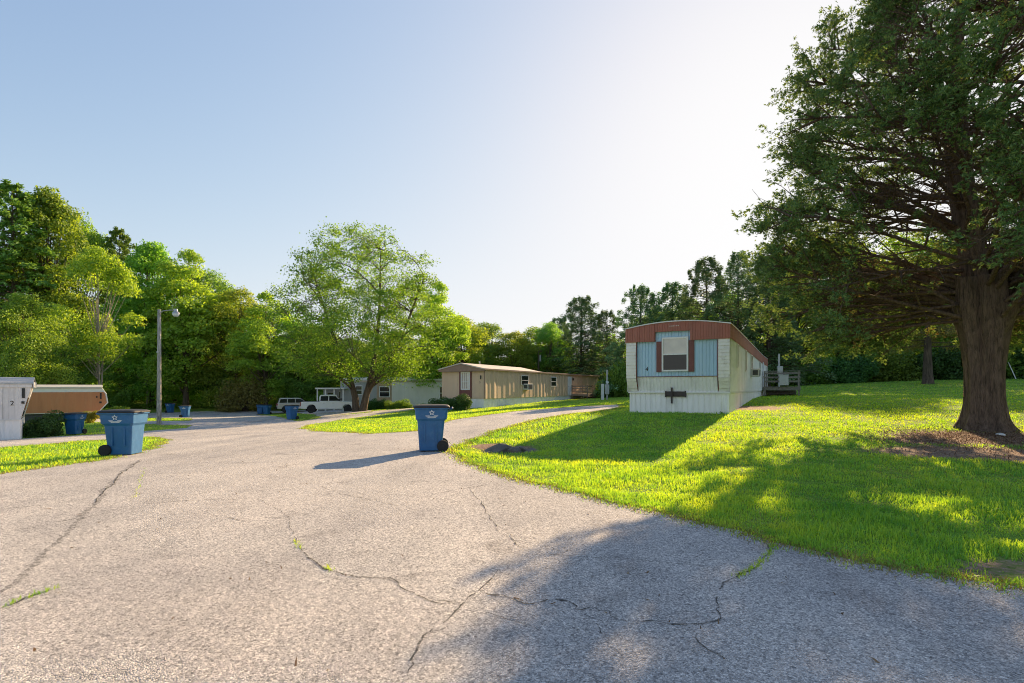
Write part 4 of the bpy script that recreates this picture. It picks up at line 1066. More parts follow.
# ------------------------------------------------------------------ tan trailer
TT=28.0
def wave(m,a,b,z0,z1,x):
    # wide sheet panels, each bowed out towards the front and falling back behind
    g=RS(12); t=a; ts=[]
    while t<b-.2:
        p=min(g.uniform(.6,1.05),b-t); d=g.uniform(.03,.085); ts+=[(t,.0),(t+.06,d),(t+p*.55,d*.62),(t+p-.012,.004)]; t+=p
    ts.append((b,0)); base=len(m.v)
    for t,o_ in ts: m.v.append((x+o_,t,z0)); m.v.append((x+o_*.9,t,z1))
    for i in range(len(ts)-1): m.f.append((base+2*i,base+2*i+2,base+2*i+3,base+2*i+1))
def tan_trailer():
    w,Ln=4.16,28.2; a=rad(TT); bx,by=-2.2-w*math.cos(a),41.6+w*math.sin(a); bz=-.05
    o=empty('mobile_home',(bx,by,bz),rad(-TT),'long tan trailer with a brown framed front window and pale roof','mobile home')
    SK,EV=.74,3.10
    m=MB(); m.ribs(.05,w-.05,-.7,SK,lambda t,q,z:(t,.06-q,z),.25,.012,.75); m.ribs(.06,Ln,-.7,SK,lambda t,q,z:(w-.05+q,t,z),.25,.012,.75); m.build('skirting',M['skirt'],o,recalc=False)
    m=MB(); m.ribs(0,w,SK+.004,EV,lambda t,q,z:(t,-q,z),.20,.010,.8); wave(m,0,Ln,SK+.004,EV,w); m.ribs(0,Ln,SK+.004,EV,lambda t,q,z:(-q,t,z),.45,.03,.62)
    m.ribs(0,w,SK,EV,lambda t,q,z:(t,Ln+q,z),.2,.01,.8); m.build('wall',M['tan'],o,recalc=False)
    m=MB(); m.box(w-.06,w+.03,-.02,.03,SK,EV); m.build('corner_trim',M['tantrim'],o)
    # raised gabled roof over the front, low roof behind
    m=MB(); R=.46; h1=10.5
    for y0,y1,r0,r1 in ((-.35,h1,R,R),(h1,h1+2.4,R,.10),(h1+2.4,Ln+.1,.10,.08)):
        m.loft([[(-.18,y,EV-.02),(w/2,y,EV+rr_),(w+.18,y,EV-.02),(w+.18,y,EV+.07),(w/2,y,EV+rr_+.09),(-.18,y,EV+.07)] for y,rr_ in ((y0,r0),(y1-.001,r1))])
    m.build('roof',M['tanroof'],o)
    m=MB(); m.prism([(-.15,EV-.16),(w+.15,EV-.16),(w+.15,EV+.0),(w/2,EV+R-.02),(-.15,EV+.0)],'y',-.28,-.03); m.build('gable',M['tantrim'],o)
    m=MB(); m.box(w+.182,w+.20,-.3,Ln,EV-.06,EV+.05); m.build('gutter',M['tantrim'],o)
    # front window in its brown surround
    m=MB(); m.box(1.78,1.92,-.07,-.014,SK+.02,EV-.17); m.box(2.82,2.96,-.07,-.014,SK+.02,EV-.17); m.box(1.92,2.82,-.05,-.014,SK+.02,1.42); m.build('window_surround',M['shutter'],o)
    window(o,1.93,2.81,1.44,2.90,-.02,M['trimw'],'front',2.1,M['blind'],M['blind'],.07)
    m=MB()
    for k in range(3): m.box(2.08+k*.2,2.10+k*.2,-.055,-.046,1.55,2.85)
    m.build('window_bars',M['shutter'],o)
    text_obj('number','5',.22,M['dark'],o,face_mtx(w-.42,-.014,2.05)); m=MB(); m.box(w-.36,w-.30,-.09,-.012,2.3,2.62); m.build('wall_lamp',M['dark'],o)
    # side openings
    window(o,6.3,7.7,1.85,2.75,w+.088,M['trimw'],'right',2.3,M['glass'],M['glass'],.05); window_ac(o,7.3,1.72,1.0,.55,w+.03,.5)
    window(o,12.9,14.3,1.75,2.75,w+.088,M['trimw'],'right',2.25,M['glass'],M['glass'],.07)
    m=MB(); m.box(w+.01,w+.095,17.7,18.7,SK+.04,2.85); dr=m.build('door',M['door'],o); m=MB(); m.box(w+.096,w+.13,17.78,17.85,1.7,1.82); m.build('handle',M['chrome'],dr)
    m=MB(); m.box(w+.03,w+.16,19.1,19.3,2.45,2.7); m.build('porch_lamp',M['dark'],o)
    m=MB(); m.cyl((w*.3,4.0),.06,EV+.1,EV+.9,n=10); m.build('roof_pipe',M['galv'],o)
    return (bx,by,bz),w
T0,TW=tan_trailer()
deck_at(T0,TT,TW+.06,22.2,3.6,2.0,.55,.95,M['brownwood'],'brown timber stoop with steps at the tan trailer door',tz(*loc_at(T0,TT,TW+1,20)))

# ------------------------------------------------------------------ pale trailer behind the shade tree
def pale_trailer():
    x0,x1=X(343,63),X(452,60); d=60.0; z=-.55; Ln=x1-x0
    o=empty('mobile_home',(x0,62.0,z),rad(-2.5),'pale green white trailer lying behind the shade tree','mobile home')
    EV=2.98
    cuts=((0,4.4,'greysiding'),(4.4,6.2,'peach'),(6.2,Ln,'pale'))
    for a,b,mt in cuts:
        m=MB(); m.ribs(a,b,-.5,EV,lambda t,q,z_:(t,-q,z_),.22,.012,.72); m.build('wall',M[mt],o,recalc=False)
    m=MB(); m.ribs(0,4.2,-.5,EV,lambda t,q,z_:(Ln+q,t,z_),.22,.012,.72); m.build('end_wall',M['pale'],o,recalc=False); m=MB(); m.ribs(0,4.2,-.5,EV,lambda t,q,z_:(-q,t,z_),.22,.012,.72); m.build('end_wall',M['pale'],o,recalc=False)
    m=MB(); m.loft([[(-.12,-.2,EV+.002),(-.12,2.1,EV+.22),(-.12,4.4,EV+.002),(-.12,4.4,EV+.16),(-.12,2.1,EV+.42),(-.12,-.2,EV+.16)],[(Ln+.12,-.2,EV+.002),(Ln+.12,2.1,EV+.22),(Ln+.12,4.4,EV+.002),(Ln+.12,4.4,EV+.16),(Ln+.12,2.1,EV+.42),(Ln+.12,-.2,EV+.16)]]); m.build('roof',M['roof'],o)
    m=MB(); m.box(0,Ln,-.03,-.014,EV-.2,EV); m.build('eave_trim',M['tanroof'],o)
    for a,b,z0,z1 in ((1.8,2.7,1.3,2.4),(4.7,6.0,1.0,2.3),(11.9,13.0,.7,2.3)):
        window(o,a,b,z0,z1,-.013,M['trimw'],'front',(z0+z1)/2,M['glass'],M['glass'],.09)
pale_trailer()
def porch():
    d=60.5; x=X(317,d); o=empty('porch',(x,d,tz(x,d)),0,'small white railed porch with a flat roof behind the pickup','porch')
    W_=3.1
    m=MB(); m.box(-.15,W_+.15,-.2,2.4,2.55,2.72); m.build('roof',M['roof'],o)
    for xx in (.05,1.0,2.0,W_-.05):
        m=MB(); m.box(xx-.06,xx+.06,-.06,.06,0,2.55); m.build('post',M['trimw'],o)
    m=MB(); m.box(-.05,W_+.05,-.02,.02,.95,1.05); m.box(-.05,W_+.05,-.02,.02,.45,.53); m.box(0,W_,-.03,2.3,.2,.3); m.build('railing',M['trimw'],o)
    m=MB(); m.box(0,W_,2.1,2.2,.3,2.55); m.build('back_wall',M['greysiding'],o)
    m=MB(); m.box(.5,1.3,2.06,2.095,1.1,2.1); m.box(1.9,2.7,2.06,2.095,.3,2.2); m.build('opening',M['glass'],o)
porch()

# ------------------------------------------------------------------ white trailer, number 2, at the left edge
def white_trailer():
    d=24.2; x=X(20.5,d); z=-.86
    o=empty('mobile_home',(x,d,z),rad(41),'weathered white trailer marked 2 at the left edge of the photo','mobile home')
    Ln=9.0; 
    # front profile: leans out towards the roof
    fr=lambda zz: .0 if zz<.95 else (zz-.95)*.24
    m=MB()
    def wall(z0,z1,fn):
        k=0; t=0
        n=46
        for i in range(n):
            a=-Ln+i*Ln/n; b=-Ln+(i+1)*Ln/n
            ra=fr(z1) if i==n-1 else 0; rb=fr(z0) if i==n-1 else 0
            m.add([(a,-.0,z0),(b+(rb if i==n-1 else -.018),0,z0),(b+(ra if i==n-1 else -.018),0,z1),(a,0,z1)],[(0,1,2,3)])
            if i<n-1: m.add([(b-.018,.006,z0),(b,.006,z0),(b,.006,z1),(b-.018,.006,z1)],[(0,1,2,3)])
    wall(.97,2.44,None); m.build('side_wall',M['wsiding'],o,recalc=False)
    m=MB(); m.prism([(-Ln,.97),(0,.97),(fr(2.44),2.44),(-Ln,2.44)],'y',.008,3.6); m.build('body',M['wsiding'],o)
    m=MB(); m.ribs(-Ln,.0,-.4,.94,lambda t,q,z_:(t,.03-q,z_),.25,.012,.75); m.ribs(.03,3.5,-.4,.94,lambda t,q,z_:(0+q,t,z_),.25,.012,.75); m.build('skirting',M['skirt'],o,recalc=False)
    m=MB(); m.box(-Ln,.02,-.015,.03,.92,.968); m.build('trim_strip',M['trimw'],o)
    m=MB(); m.box(-Ln,.40,-.04,3.64,2.442,2.58); m.build('fascia',M['wsiding'],o)
    m=MB(); m.loft([[(-Ln,-.06,2.582),(-Ln,1.8,2.86),(-Ln,3.66,2.582),(-Ln,3.66,2.66),(-Ln,1.8,2.94),(-Ln,-.06,2.66)],[(.44,-.06,2.582),(.44,1.8,2.86),(.44,3.66,2.582),(.44,3.66,2.66),(.44,1.8,2.94),(.44,-.06,2.66)]]); m.build('roof',M['galv'],o)
    m=MB(); m.box(.436,.46,-.065,3.665,2.43,2.69); m.build('end_trim',M['trimw'],o)
    text_obj('number','2',.30,M['dark'],o,face_mtx(-.28,-.012,1.70))
    m=MB(); m.box(.05,.15,-.05,-.004,1.95,2.40); m.build('wall_lamp',M['dark'],o); m=MB(); m.box(.03,.14,-.03,-.004,1.68,1.79); m.build('socket',M['dark'],o)
    m=MB(); rk=math.atan(.24)
    m.add([(fr(1.05)+.012,.35,1.05),(fr(1.05)+.012,1.6,1.05),(fr(1.95)+.012,1.6,1.95),(fr(1.95)+.012,.35,1.95)],[(0,1,2,3)]); m.build('window',M['glass'],o,recalc=False)
white_trailer()

def brown_trailer():
    d=42.5; xr=X(104,d); z=-1.0
    o=empty('mobile_home',(xr,d,z),rad(38),'low brown trailer with a white trimmed angled end behind the blue bins','mobile home')
    Ln=9.5
    side=[(-Ln,.55),(-.35,.55),(.28,1.35),(.18,2.05),(-.15,2.62),(-Ln,2.62)]
    m=MB(); m.prism(side,'y',.02,3.6); m.build('body',M['trimw'],o)
    m=MB(); pr=lambda zz: np.interp(zz,[.55,1.35,2.05,2.25],[-.42,.18,.08,-.03])
    zs=[.60,1.35,2.05,2.22]
    n=58
    for i in range(n):
        a=-Ln+i*(Ln-.6)/n; b=-Ln+(i+1)*(Ln-.6)/n
        m.add([(a,0,.60),(b-.02,0,.60),(b-.02,0,2.22),(a,0,2.22)],[(0,1,2,3)]); m.add([(b-.02,.004,.60),(b,.004,.60),(b,.004,2.22),(b-.02,.004,2.22)],[(0,1,2,3)])
    ex=-.6
    for z0,z1 in zip(zs[:-1],zs[1:]): m.add([(ex,0,z0),(pr(z0),0,z0),(pr(z1),0,z1),(ex,0,z1)],[(0,1,2,3)])
    m.build('side_panel',M['rust'],o,recalc=False)
    m=MB(); m.box(-Ln,-.14,-.03,3.62,2.50,2.56); m.build('gutter',M['tanroof'],o)
    m=MB(); m.loft([[(-Ln,-.04,2.622),(-Ln,1.8,2.82),(-Ln,3.64,2.622)],[(-.10,-.04,2.622),(-.10,1.8,2.82),(-.10,3.64,2.622)]]); m.build('roof',M['roof'],o)
    m=MB(); m.ribs(-Ln,-.5,-.4,.55,lambda t,q,z_:(t,.3-q,z_),.25,.012,.75); m.build('skirting',M['grille'],o,recalc=False)  # dark grille colour stands in for the shade under this trailer
    m=MB(); m.box(-.25,-.16,-.05,-.004,1.65,2.15); m.build('wall_lamp',M['dark'],o); m=MB(); m.box(-.30,-.15,-.02,-.004,1.30,1.45); m.box(-.5,-.42,-.02,-.004,1.75,1.9); m.build('number_plate',M['dark'],o)
brown_trailer()

# ------------------------------------------------------------------ wheeled bins
def make_bin():
    """x: front (-) to hinge side (+), y: width, z up"""
    o=empty('wheeled_bin',(0,0,0))
    def rr(x0,x1,y0,y1,z,r=.05):
        out=[]
        for (cx,cy,a0) in ((x1-r,y1-r,0),(x0+r,y1-r,90),(x0+r,y0+r,180),(x1-r,y0+r,270)):
            for k in range(5): a=rad(a0+k*22.5); out.append((cx+math.cos(a)*r,cy+math.sin(a)*r,z))
        return out
    m=MB()
    m.loft([rr(-.30,.235,-.255,.255,.03,.06),rr(-.31,.25,-.262,.262,.20,.06),rr(-.345,.305,-.295,.295,.74,.06),rr(-.385,.36,-.33,.33,.80,.06),rr(-.40,.385,-.34,.34,1.02,.06),rr(-.405,.39,-.345,.345,1.022,.06),rr(-.425,.41,-.362,.362,1.024,.06),rr(-.428,.412,-.364,.364,1.058,.06)])
    b=m.build('body',M['bin'],o,smooth=False,bevel=.006)
    # recessed grip shadow line and vertical flutes on the sides
    m=MB()
    for sy in (-1,1):
        for xx in (-.18,.10): m.prism([(xx-.016,.24),(xx+.016,.24),(xx+.02,.70),(xx-.02,.70)],'y',sy*.268,sy*.306)
    m.build('rib',M['bin'],b,bevel=.006)
    # domed lid, hinged at the back with two lugs
    m=MB(); m.loft([rr(-.445,.43,-.378,.378,1.062,.07),rr(-.445,.43,-.378,.378,1.088,.07),rr(-.40,.39,-.33,.33,1.118,.09),rr(-.25,.25,-.2,.2,1.135,.1)])
    l=m.build('lid',M['lid'],o,bevel=.005)
    m=MB(); m.box(-.485,-.448,-.12,.12,1.065,1.083); m.build('lip',M['lid'],l)
    m=MB(); m.tube([(.40,-.25,1.00),(.485,-.25,1.035),(.495,-.2,1.05),(.495,.2,1.05),(.485,.25,1.035),(.40,.25,1.00)],.018,8); m.build('handle',M['lidblue'],o,smooth=True)
    m=MB(); m.cyl((.245,.135),.014,-.33,.33,'y',10); m.build('axle',M['galv'],o)
    for sy in (-1,1):
        m=MB(); c=(.262,.14); R=.14
        rings=[]
        for (r_,yy) in ((.085,.265),(.125,.262),(R,.275),(R,.322),(.125,.335),(.085,.332)): rings.append([(c[0]+math.cos(a)*r_,sy*yy,c[1]+math.sin(a)*r_) for a in [2*math.pi*k/28 for k in range(28)]])
        m.loft(rings); wv=m.build('wheel',M['rubber'],o,smooth=False)
        m=MB(); m.loft([[(c[0]+math.cos(a)*r_,sy*yy,c[1]+math.sin(a)*r_) for a in [2*math.pi*k/20 for k in range(20)]] for r_,yy in ((.084,.270),(.084,.326),(.03,.318),(.025,.336))]); m.build('hub',M['lid'],wv)
    # white star emblem with two bars of small lettering below, on both sides
    for sy in (-1,1):
        m=MB(); yy=sy*.348
        pr=[]
        def q(x,z): return (x,sy*(.331+.0345*(z-.80)/.22+.004),z)
        R1,R2=.075,.036; cz=.945
        outr=[];inr=[]
        for k in range(10):
            a=math.pi/2+k*math.pi/5; r_=R1 if k%2==0 else R2
            outr.append(q(math.cos(a)*r_,cz+math.sin(a)*r_)); inr.append(q(math.cos(a)*r_*.52,cz+math.sin(a)*r_*.52))
        base=len(m.v); m.v+=outr+inr
        for k in range(10): m.f.append((base+k,base+(k+1)%10,base+10+(k+1)%10,base+10+k))
        for (xa,xb,za,zb) in ((-.15,-.05,.862,.876),(.05,.15,.862,.876),(-.13,.13,.840,.852),(-.10,.10,.818,.830)):
            m.add([q(xa,za),q(xb,za),q(xb,zb),q(xa,zb)],[(0,1,2,3)])
        m.build('logo',M['logo'],o,recalc=False)
    return o
BG='blue wheeled bins put out along the lanes'
bins=((432,451,1.13,rad(8),'blue bin standing alone in the road before the tan trailer'),
 (124,455,1.10,rad(186),'blue bin on the left grass island with its wheels to the left'),
 (75,434.5,1.10,rad(95),'blue bin between the dark round shrub and the brown trailer'),
 (185,417.6,1.08,rad(195),'far blue bin just right of the street lamp'),
 (170,412.8,1.05,rad(170),'smallest far blue bin close behind the street lamp'),
 (260.5,414.0,1.02,rad(100),'left one of two blue bins standing side by side'),
 (267,414.6,1.08,rad(80),'right one of two blue bins standing side by side'),
 (292,419.8,1.08,rad(60),'blue bin standing nearest the white pickup'))
b0=make_bin()
for i,(px,py,h,rz,lab) in enumerate(bins):
    o=b0 if i==0 else copy_tree(b0)
    x,d=G(px,py)
    o.location=(x,d,tz(x,d)+.012); o.rotation_euler=(0,0,rz)
    tag(o,lab,'bin',BG)

# ------------------------------------------------------------------ street lamp, poles, wires
def lamp():
    x,d=G(159,424); z=tz(x,d); Hh=(424-309.5)/F*d
    o=empty('street_lamp',(x,d,z),0,'grey wooden street lamp pole with a hooked arm by the lane','street lamp')
    m=MB(); m.tube([(0,0,-.3),(0,0,1),(0.01,0,3),(.02,0,Hh)],[.145,.138,.125,.10],14); m.build('pole',M['wood_pole'],o,smooth=True)
    m=MB(); m.tube([(.05,-.1,Hh-.32),(.35,-.12,Hh-.12),(.8,-.13,Hh-.06),(1.15,-.13,Hh-.07)],.03,8); m.build('arm',M['galv'],o,smooth=True)
    m=MB(); c=(1.22,-.13)
    m.loft([[(c[0]+math.cos(a)*r,c[1]+math.sin(a)*r,zz) for a in [2*math.pi*k/16 for k in range(16)]] for r,zz in ((.06,Hh+.02),(.10,Hh-.0),(.12,Hh-.14),(.22,Hh-.24),(.23,Hh-.28))]); hd=m.build('lamp_head',M['galv'],o,smooth=False)
    m=MB(); m.loft([[(c[0]+math.cos(a)*r,c[1]+math.sin(a)*r,zz) for a in [2*math.pi*k/16 for k in range(16)]] for r,zz in ((.21,Hh-.284),(.20,Hh-.40),(.12,Hh-.50))]); m.build('lens',M['lens'],hd,smooth=True)
    m=MB(); m.box(-.03,.11,-.20,-.13,Hh*.62,Hh*.62+.12); m.build('tag_plate',M['galv'],o)
lamp()
d=74.0; x=X(538.5,d); u=empty('utility_pole',(x,d,tz(x,d)),0,'thin dark utility pole rising behind the tan trailer','utility pole')
m=MB(); m.tube([(0,0,-.3),(0,0,4),(0,0,7.0)],[.15,.14,.11],10); m.build('pole',M['bark'],u,smooth=True); m=MB(); m.box(-.5,.5,-.06,.06,6.4,6.55); m.build('crossarm',M['bark'],u); m=MB(); m.cyl((.22,-.16),.16,5.0,5.9,n=14); m.build('transformer',M['galv'],u)
d=48.0; x=X(607,d); u=empty('meter_post',(x,d,tz(x,d)),0,'grey service post with meter box left of the blue trailer','utility post')
m=MB(); m.cyl((0,0),.08,-.3,2.75,n=12); m.build('post',M['galv'],u); m=MB(); m.box(-.22,.16,-.24,-.085,.5,1.4); m.build('meter_box',M['galv'],u,bevel=.02); m=MB(); m.cyl((.0,1.6),.13,-.18,-.082,'y',16); m.build('meter',M['lens'],u); m=MB(); m.box(-.55,-.3,-.2,.05,-.2,1.45); m.build('cabinet',M['ac'],u,bevel=.02)
a=G(1015,379); d0=43.0
m=MB(); m.tube([(X(1016,d0),d0,tz(X(1016,d0),d0)),(X(1002,d0+1),d0+1,tz(X(1002,d0+1),d0+1)+2.6)],.035,6); tag(m.build('guy_wire',M['trimw']),'pale slanting guy wire guard just right of the big cedar trunk','guy wire')

# ------------------------------------------------------------------ vehicles
def wheel(parent,x,y,r,wd,sgn):
    m=MB(); ring=lambda R,yy:[(x+math.cos(a)*R,yy,r+math.sin(a)*R) for a in [2*math.pi*k/24 for k in range(24)]]
    y0,y1=y,y+sgn*wd
    m.loft([ring(r*.62,y0),ring(r*.94,y0),ring(r,y0+sgn*wd*.15),ring(r,y0+sgn*wd*.85),ring(r*.94,y1),ring(r*.62,y1)]); t=m.build('wheel',M['rubber'],parent)
    m=MB(); m.loft([ring(r*.615,y0+sgn*.02),ring(r*.615,y1-sgn*.012),ring(r*.5,y1-sgn*.04),ring(r*.2,y1-sgn*.02),ring(r*.12,y1-sgn*.005)]); m.build('rim',M['rim'],t)
def arch(cx,r,z0,n=8): return [(cx+r*math.cos(math.pi-math.pi*k/n),z0+r*math.sin(math.pi-math.pi*k/n)) for k in range(n+1)]
def shell(m,prof,hw,inset=.06):
    # side profile extruded across the width with softened shoulders
    cx=sum(p[0] for p in prof)/len(prof); cz=sum(p[1] for p in prof)/len(prof)
    sh=lambda k:[(cx+(p[0]-cx)*k,cz+(p[1]-cz)*k) for p in prof]
    m.loft([[(p[0],-hw,p[1]) for p in sh(.97)],[(p[0],-hw+inset,p[1]) for p in prof],[(p[0],hw-inset,p[1]) for p in prof],[(p[0],hw,p[1]) for p in sh(.97)]])
def pickup():
    d=53.0; px=330.5; x=X(px,d); z=tz(x,d)
    o=empty('pickup_truck',(x,d,z),rad(14),'white pickup truck with four doors parked side on by the shade tree','pickup truck')
    # underside with wheel arches, from the rear (x=-2.75) to the nose
    prof=[(-2.72,.45)]+arch(-1.75,.46,.42)+arch(1.72,.46,.42)+[(2.72,.42),(2.78,.62),(2.74,.95),(2.62,1.06),(1.25,1.12),(1.05,1.13),(-.95,1.13),(-2.72,1.12),(-2.76,.8)]
    m=MB(); shell(m,prof,.97); m.build('body',M['carpaint'],o,bevel=.02)
    m=MB()
    lo=[(1.18,1.10),(-.98,1.10),(-1.02,1.60),(-.90,1.80),(.35,1.82),(.55,1.76)]
    m.loft([[(p[0]*.985,s*(.93 if p[1]<1.3 else .80 if p[1]<1.7 else .70),p[1]) for p in lo] for s in (-1,1)]); cab=m.build('cab',M['carpaint'],o,bevel=.03)
    yy=lambda zz: .93-(zz-1.10)*.29+.012
    for s in (-1,1):
        for pl in ([(-.88,1.22),(-.15,1.22),(-.15,1.70),(-.84,1.68)],[(-.05,1.22),(.98,1.22),(.55,1.68),(-.05,1.70)]):
            m=MB(); m.loft([[(p[0],s*(yy(p[1])-.02),p[1]) for p in pl],[(p[0],s*yy(p[1])*1.0,p[1]) for p in pl]]); m.build('window',M['glass'],o)
        m=MB(); m.box(.86,1.04,s*.98,s*1.16,1.20,1.42); m.build('mirror',M['dark'],o)
        m=MB(); m.box(-.62,-.45,s*.975,s*.99,.98,1.02); m.box(.25,.42,s*.975,s*.99,.98,1.02); m.build('door_handle',M['chrome'],o)
        m=MB(); m.box(2.70,2.785,s*.55,s*.88,.70,.92); m.build('headlight',M['clearlens'],o)
        m=MB(); m.box(-2.775,-2.70,s*.80,s*.955,.72,1.08); m.build('taillight',M['redlens'],o)
        for xc in (-1.75,1.72): wheel(o,xc,s*.70,.39,.26,s)
    m=MB(); m.add([(1.12,-.78,1.20),(1.12,.78,1.20),(.62,.66,1.72),(.62,-.66,1.72)],[(0,1,2,3)]); m.build('windscreen',M['glass'],o)
    m=MB(); m.add([(-1.03,-.76,1.22),(-1.03,.76,1.22),(-.985,.64,1.70),(-.985,-.64,1.70)],[(0,1,2,3)]); m.build('rear_window',M['glass'],o)
    m=MB(); m.box(-2.90,-2.74,-.93,.93,.48,.66); m.build('rear_bumper',M['chrome'],o,bevel=.02); m=MB(); m.box(2.74,2.90,-.95,.95,.42,.64); m.build('front_bumper',M['chrome'],o,bevel=.02)
    m=MB(); m.box(-2.55,-1.05,-.80,.80,1.125,1.133); m.build('cargo_bed',M['grille'],o)
    m=MB(); m.box(-2.775,-2.762,-.25,.25,.70,.80); m.build('number_plate',M['paper'],o)
pickup()
def suv():
    d=61.0; x=X(297,d); z=tz(x,d)
    o=empty('parked_suv',(x,d,z),rad(28),'silver grey estate car parked behind the white pickup','car')
    prof=[(-2.15,.42)]+arch(-1.35,.40,.38)+arch(1.38,.40,.38)+[(2.15,.38),(2.22,.6),(2.12,.86),(1.1,1.02),(-2.1,1.05),(-2.2,.75)]
    m=MB(); shell(m,prof,.90); m.build('body',M['silver'],o,bevel=.02)
    lo=[(1.15,1.0),(-2.10,1.02),(-1.95,1.55),(-1.75,1.66),(.1,1.66),(.35,1.60)]
    m=MB(); m.loft([[(p[0],s*(.86 if p[1]<1.3 else .72 if p[1]<1.6 else .64),p[1]) for p in lo] for s in (-1,1)]); m.build('cabin',M['silver'],o,bevel=.03)
    yy=lambda zz: .86-(zz-1.0)*.26+.012
    for s in (-1,1):
        for pl in ([(-1.95,1.12),(-1.15,1.12),(-1.15,1.54),(-1.82,1.54)],[(-1.05,1.12),(-.3,1.12),(-.3,1.55),(-1.05,1.55)],[(-.2,1.12),(.92,1.12),(.35,1.53),(-.2,1.55)]):
            m=MB(); m.loft([[(p[0],s*(yy(p[1])-.02),p[1]) for p in pl],[(p[0],s*yy(p[1]),p[1]) for p in pl]]); m.build('window',M['glass'],o)
        m=MB(); m.box(-2.215,-2.12,s*.66,s*.87,.72,1.0); m.build('taillight',M['redlens'],o); m=MB(); m.box(2.12,2.21,s*.5,s*.82,.62,.8); m.build('headlight',M['clearlens'],o)
        m=MB(); m.box(.78,.94,s*.90,s*1.04,1.06,1.22); m.build('mirror',M['dark'],o)
        for xc in (-1.35,1.38): wheel(o,xc,s*.66,.33,.22,s)
    m=MB(); m.add([(-2.115,-.7,1.10),(-2.115,.7,1.10),(-1.985,.6,1.55),(-1.985,-.6,1.55)],[(0,1,2,3)]); m.build('rear_window',M['glass'],o)
    m=MB(); m.add([(1.10,-.72,1.08),(1.10,.72,1.08),(.42,.6,1.58),(.42,-.6,1.58)],[(0,1,2,3)]); m.build('windscreen',M['glass'],o)
    m=MB(); m.box(-2.30,-2.17,-.86,.86,.40,.60); m.build('rear_bumper',M['dark'],o,bevel=.02); m=MB(); m.box(2.18,2.30,-.86,.86,.38,.58); m.build('front_bumper',M['dark'],o,bevel=.02)
suv()

# ------------------------------------------------------------------ stones in the ditch at the driveway mouth, litter by the trunk
def stone(x,y,s,seed,label,mat,sc=(1,1,.6),group='stones in the ditch at the driveway mouth',name='stone',up=.3):
    bm=bmesh.new(); bmesh.ops.create_icosphere(bm,subdivisions=3,radius=1); g=RS(seed); k=[unit(g.normal(size=3)) for _ in range(9)]; h=g.uniform(.55,.95,9)
    for v in bm.verts:
        p=np.array(v.co)
        for kk,hh_ in zip(k,h):
            dd_=p@kk
            if dd_>hh_: p=p-kk*(dd_-hh_)*.9
        v.co=p*s*np.array(sc)
    me=bpy.data.meshes.new(name); bm.to_mesh(me); bm.free(); me.materials.append(mat); o=link(name,me); o.location=(x,y,tz(x,y)+s*sc[2]*up); o.rotation_euler=(g.uniform(-.3,.3),g.uniform(-.3,.3),g.uniform(0,6))
    return tag(o,label,'stone',group)
hx,hy=HOLLOW
for i,(dx,dy,s,lab) in enumerate(((-.38,.22,.30,'broad flat grey stone at the back of the driveway ditch'),(.05,.10,.26,'middle grey stone lying in the driveway ditch'),(.42,.02,.22,'grey stone at the right end of the driveway ditch'),
   (-.15,-.16,.17,'small stone at the front left of the driveway ditch'),(.28,-.24,.15,'small pale stone at the front right of the driveway ditch'),(.62,-.22,.12,'tiny stone at the far right tip of the driveway ditch'),(.18,.34,.22,'tilted stone at the back right of the driveway ditch'),(-.62,.05,.14,'small stone at the left tip of the driveway ditch'))):
    stone(hx+dx,hy+dy,s*1.05,200+i,lab,M['rock'],(1.25,.9,.75),up=.5)
x,d=G(1000,436); o=stone(x,d,.14,300,'small crumpled white litter at the foot of the cedar trunk',M['paper'],(1.3,.8,.35),None,'litter',.8); o['category']='litter'
x,d=G(828,557); stone(x,d,.035,301,'small grey pebble on the asphalt edge by the lawn',M['rock'],(1,1,.7),None,'pebble',.7)

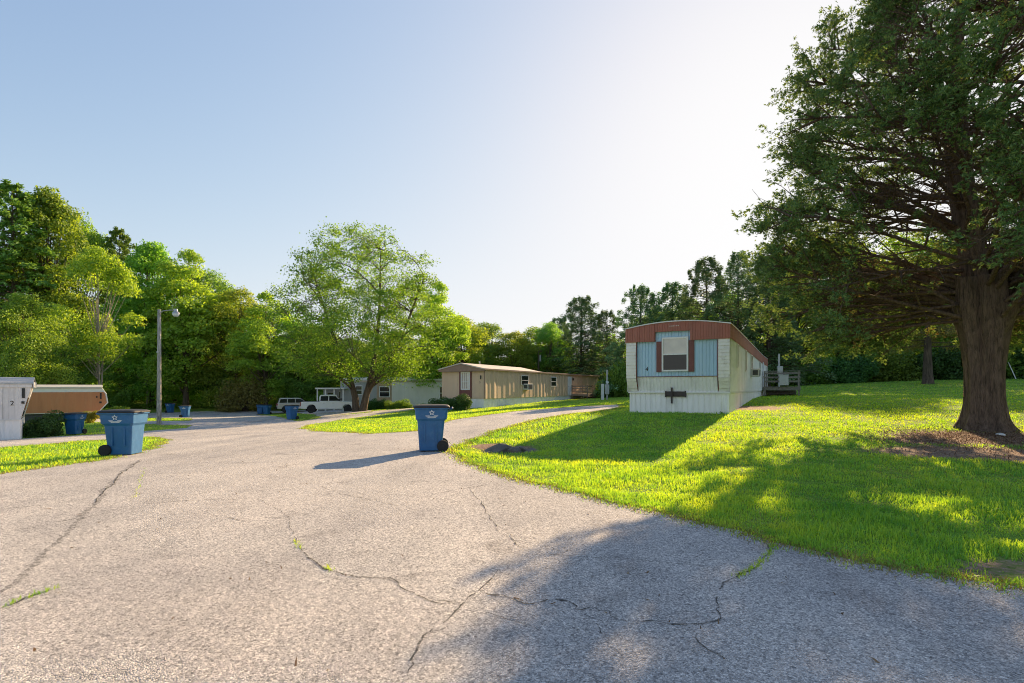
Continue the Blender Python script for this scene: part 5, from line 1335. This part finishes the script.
# ------------------------------------------------------------------ light and camera
SKY_K=.335
w=bpy.data.worlds.new('World'); scene.world=w; w.use_nodes=True
nt=w.node_tree; bg=nt.nodes['Background']
sky=nt.nodes.new('ShaderNodeTexSky'); sky.sky_type='NISHITA'; sky.sun_disc=False
sky.sun_elevation=rad(SUN_EL); sky.sun_rotation=rad(SUN_AZ); sky.altitude=200; sky.air_density=1.0; sky.dust_density=1.0; sky.ozone_density=2.6
# film-like shoulder: the sky near the sun keeps its colour instead of clipping
sx=nt.nodes.new('ShaderNodeSeparateXYZ'); L(nt,sky.outputs[0],sx.inputs[0]); cx=nt.nodes.new('ShaderNodeCombineXYZ')
for i in range(3):
    v=math_(nt,'MULTIPLY',sx.outputs[i],SKY_K*(1.06,.95,.97)[i])
    q=math_(nt,'POWER',math_(nt,'ADD',math_(nt,'POWER',v,2.0),1.0),.5)
    L(nt,math_(nt,'MULTIPLY',math_(nt,'DIVIDE',v,q),2.72),cx.inputs[i])
L(nt,cx.outputs[0],bg.inputs[0]); bg.inputs[1].default_value=.10
sl=bpy.data.lights.new('sun','SUN'); sl.energy=3.2; sl.angle=rad(.5); sl.color=(1,.72,.42)
so=bpy.data.objects.new('sun',sl); col.objects.link(so)
dv=Vector((math.sin(rad(SUN_AZ))*math.cos(rad(SUN_EL)),math.cos(rad(SUN_AZ))*math.cos(rad(SUN_EL)),math.sin(rad(SUN_EL))))
so.rotation_euler=dv.to_track_quat('Z','Y').to_euler(); so.location=(0,0,30)
cam=bpy.data.cameras.new('camera'); co=bpy.data.objects.new('camera',cam); col.objects.link(co); scene.camera=co
co.location=(0,0,EYE); co.rotation_euler=(rad(90),0,0)
cam.sensor_width=36; cam.sensor_fit='HORIZONTAL'; cam.lens=F/1024*36; cam.shift_y=(HZ-341.5)/1024; cam.clip_end=2000; cam.clip_start=.05
vs=scene.view_settings; vs.view_transform='Standard'; vs.look='None'; vs.gamma=1; vs.exposure=1.9; vs.use_curve_mapping=False
scene.cycles.filter_width=1.0; scene.cycles.max_bounces=6; scene.cycles.transparent_max_bounces=4; scene.cycles.diffuse_bounces=4; scene.cycles.use_denoising=True; scene.cycles.denoising_prefilter='FAST'
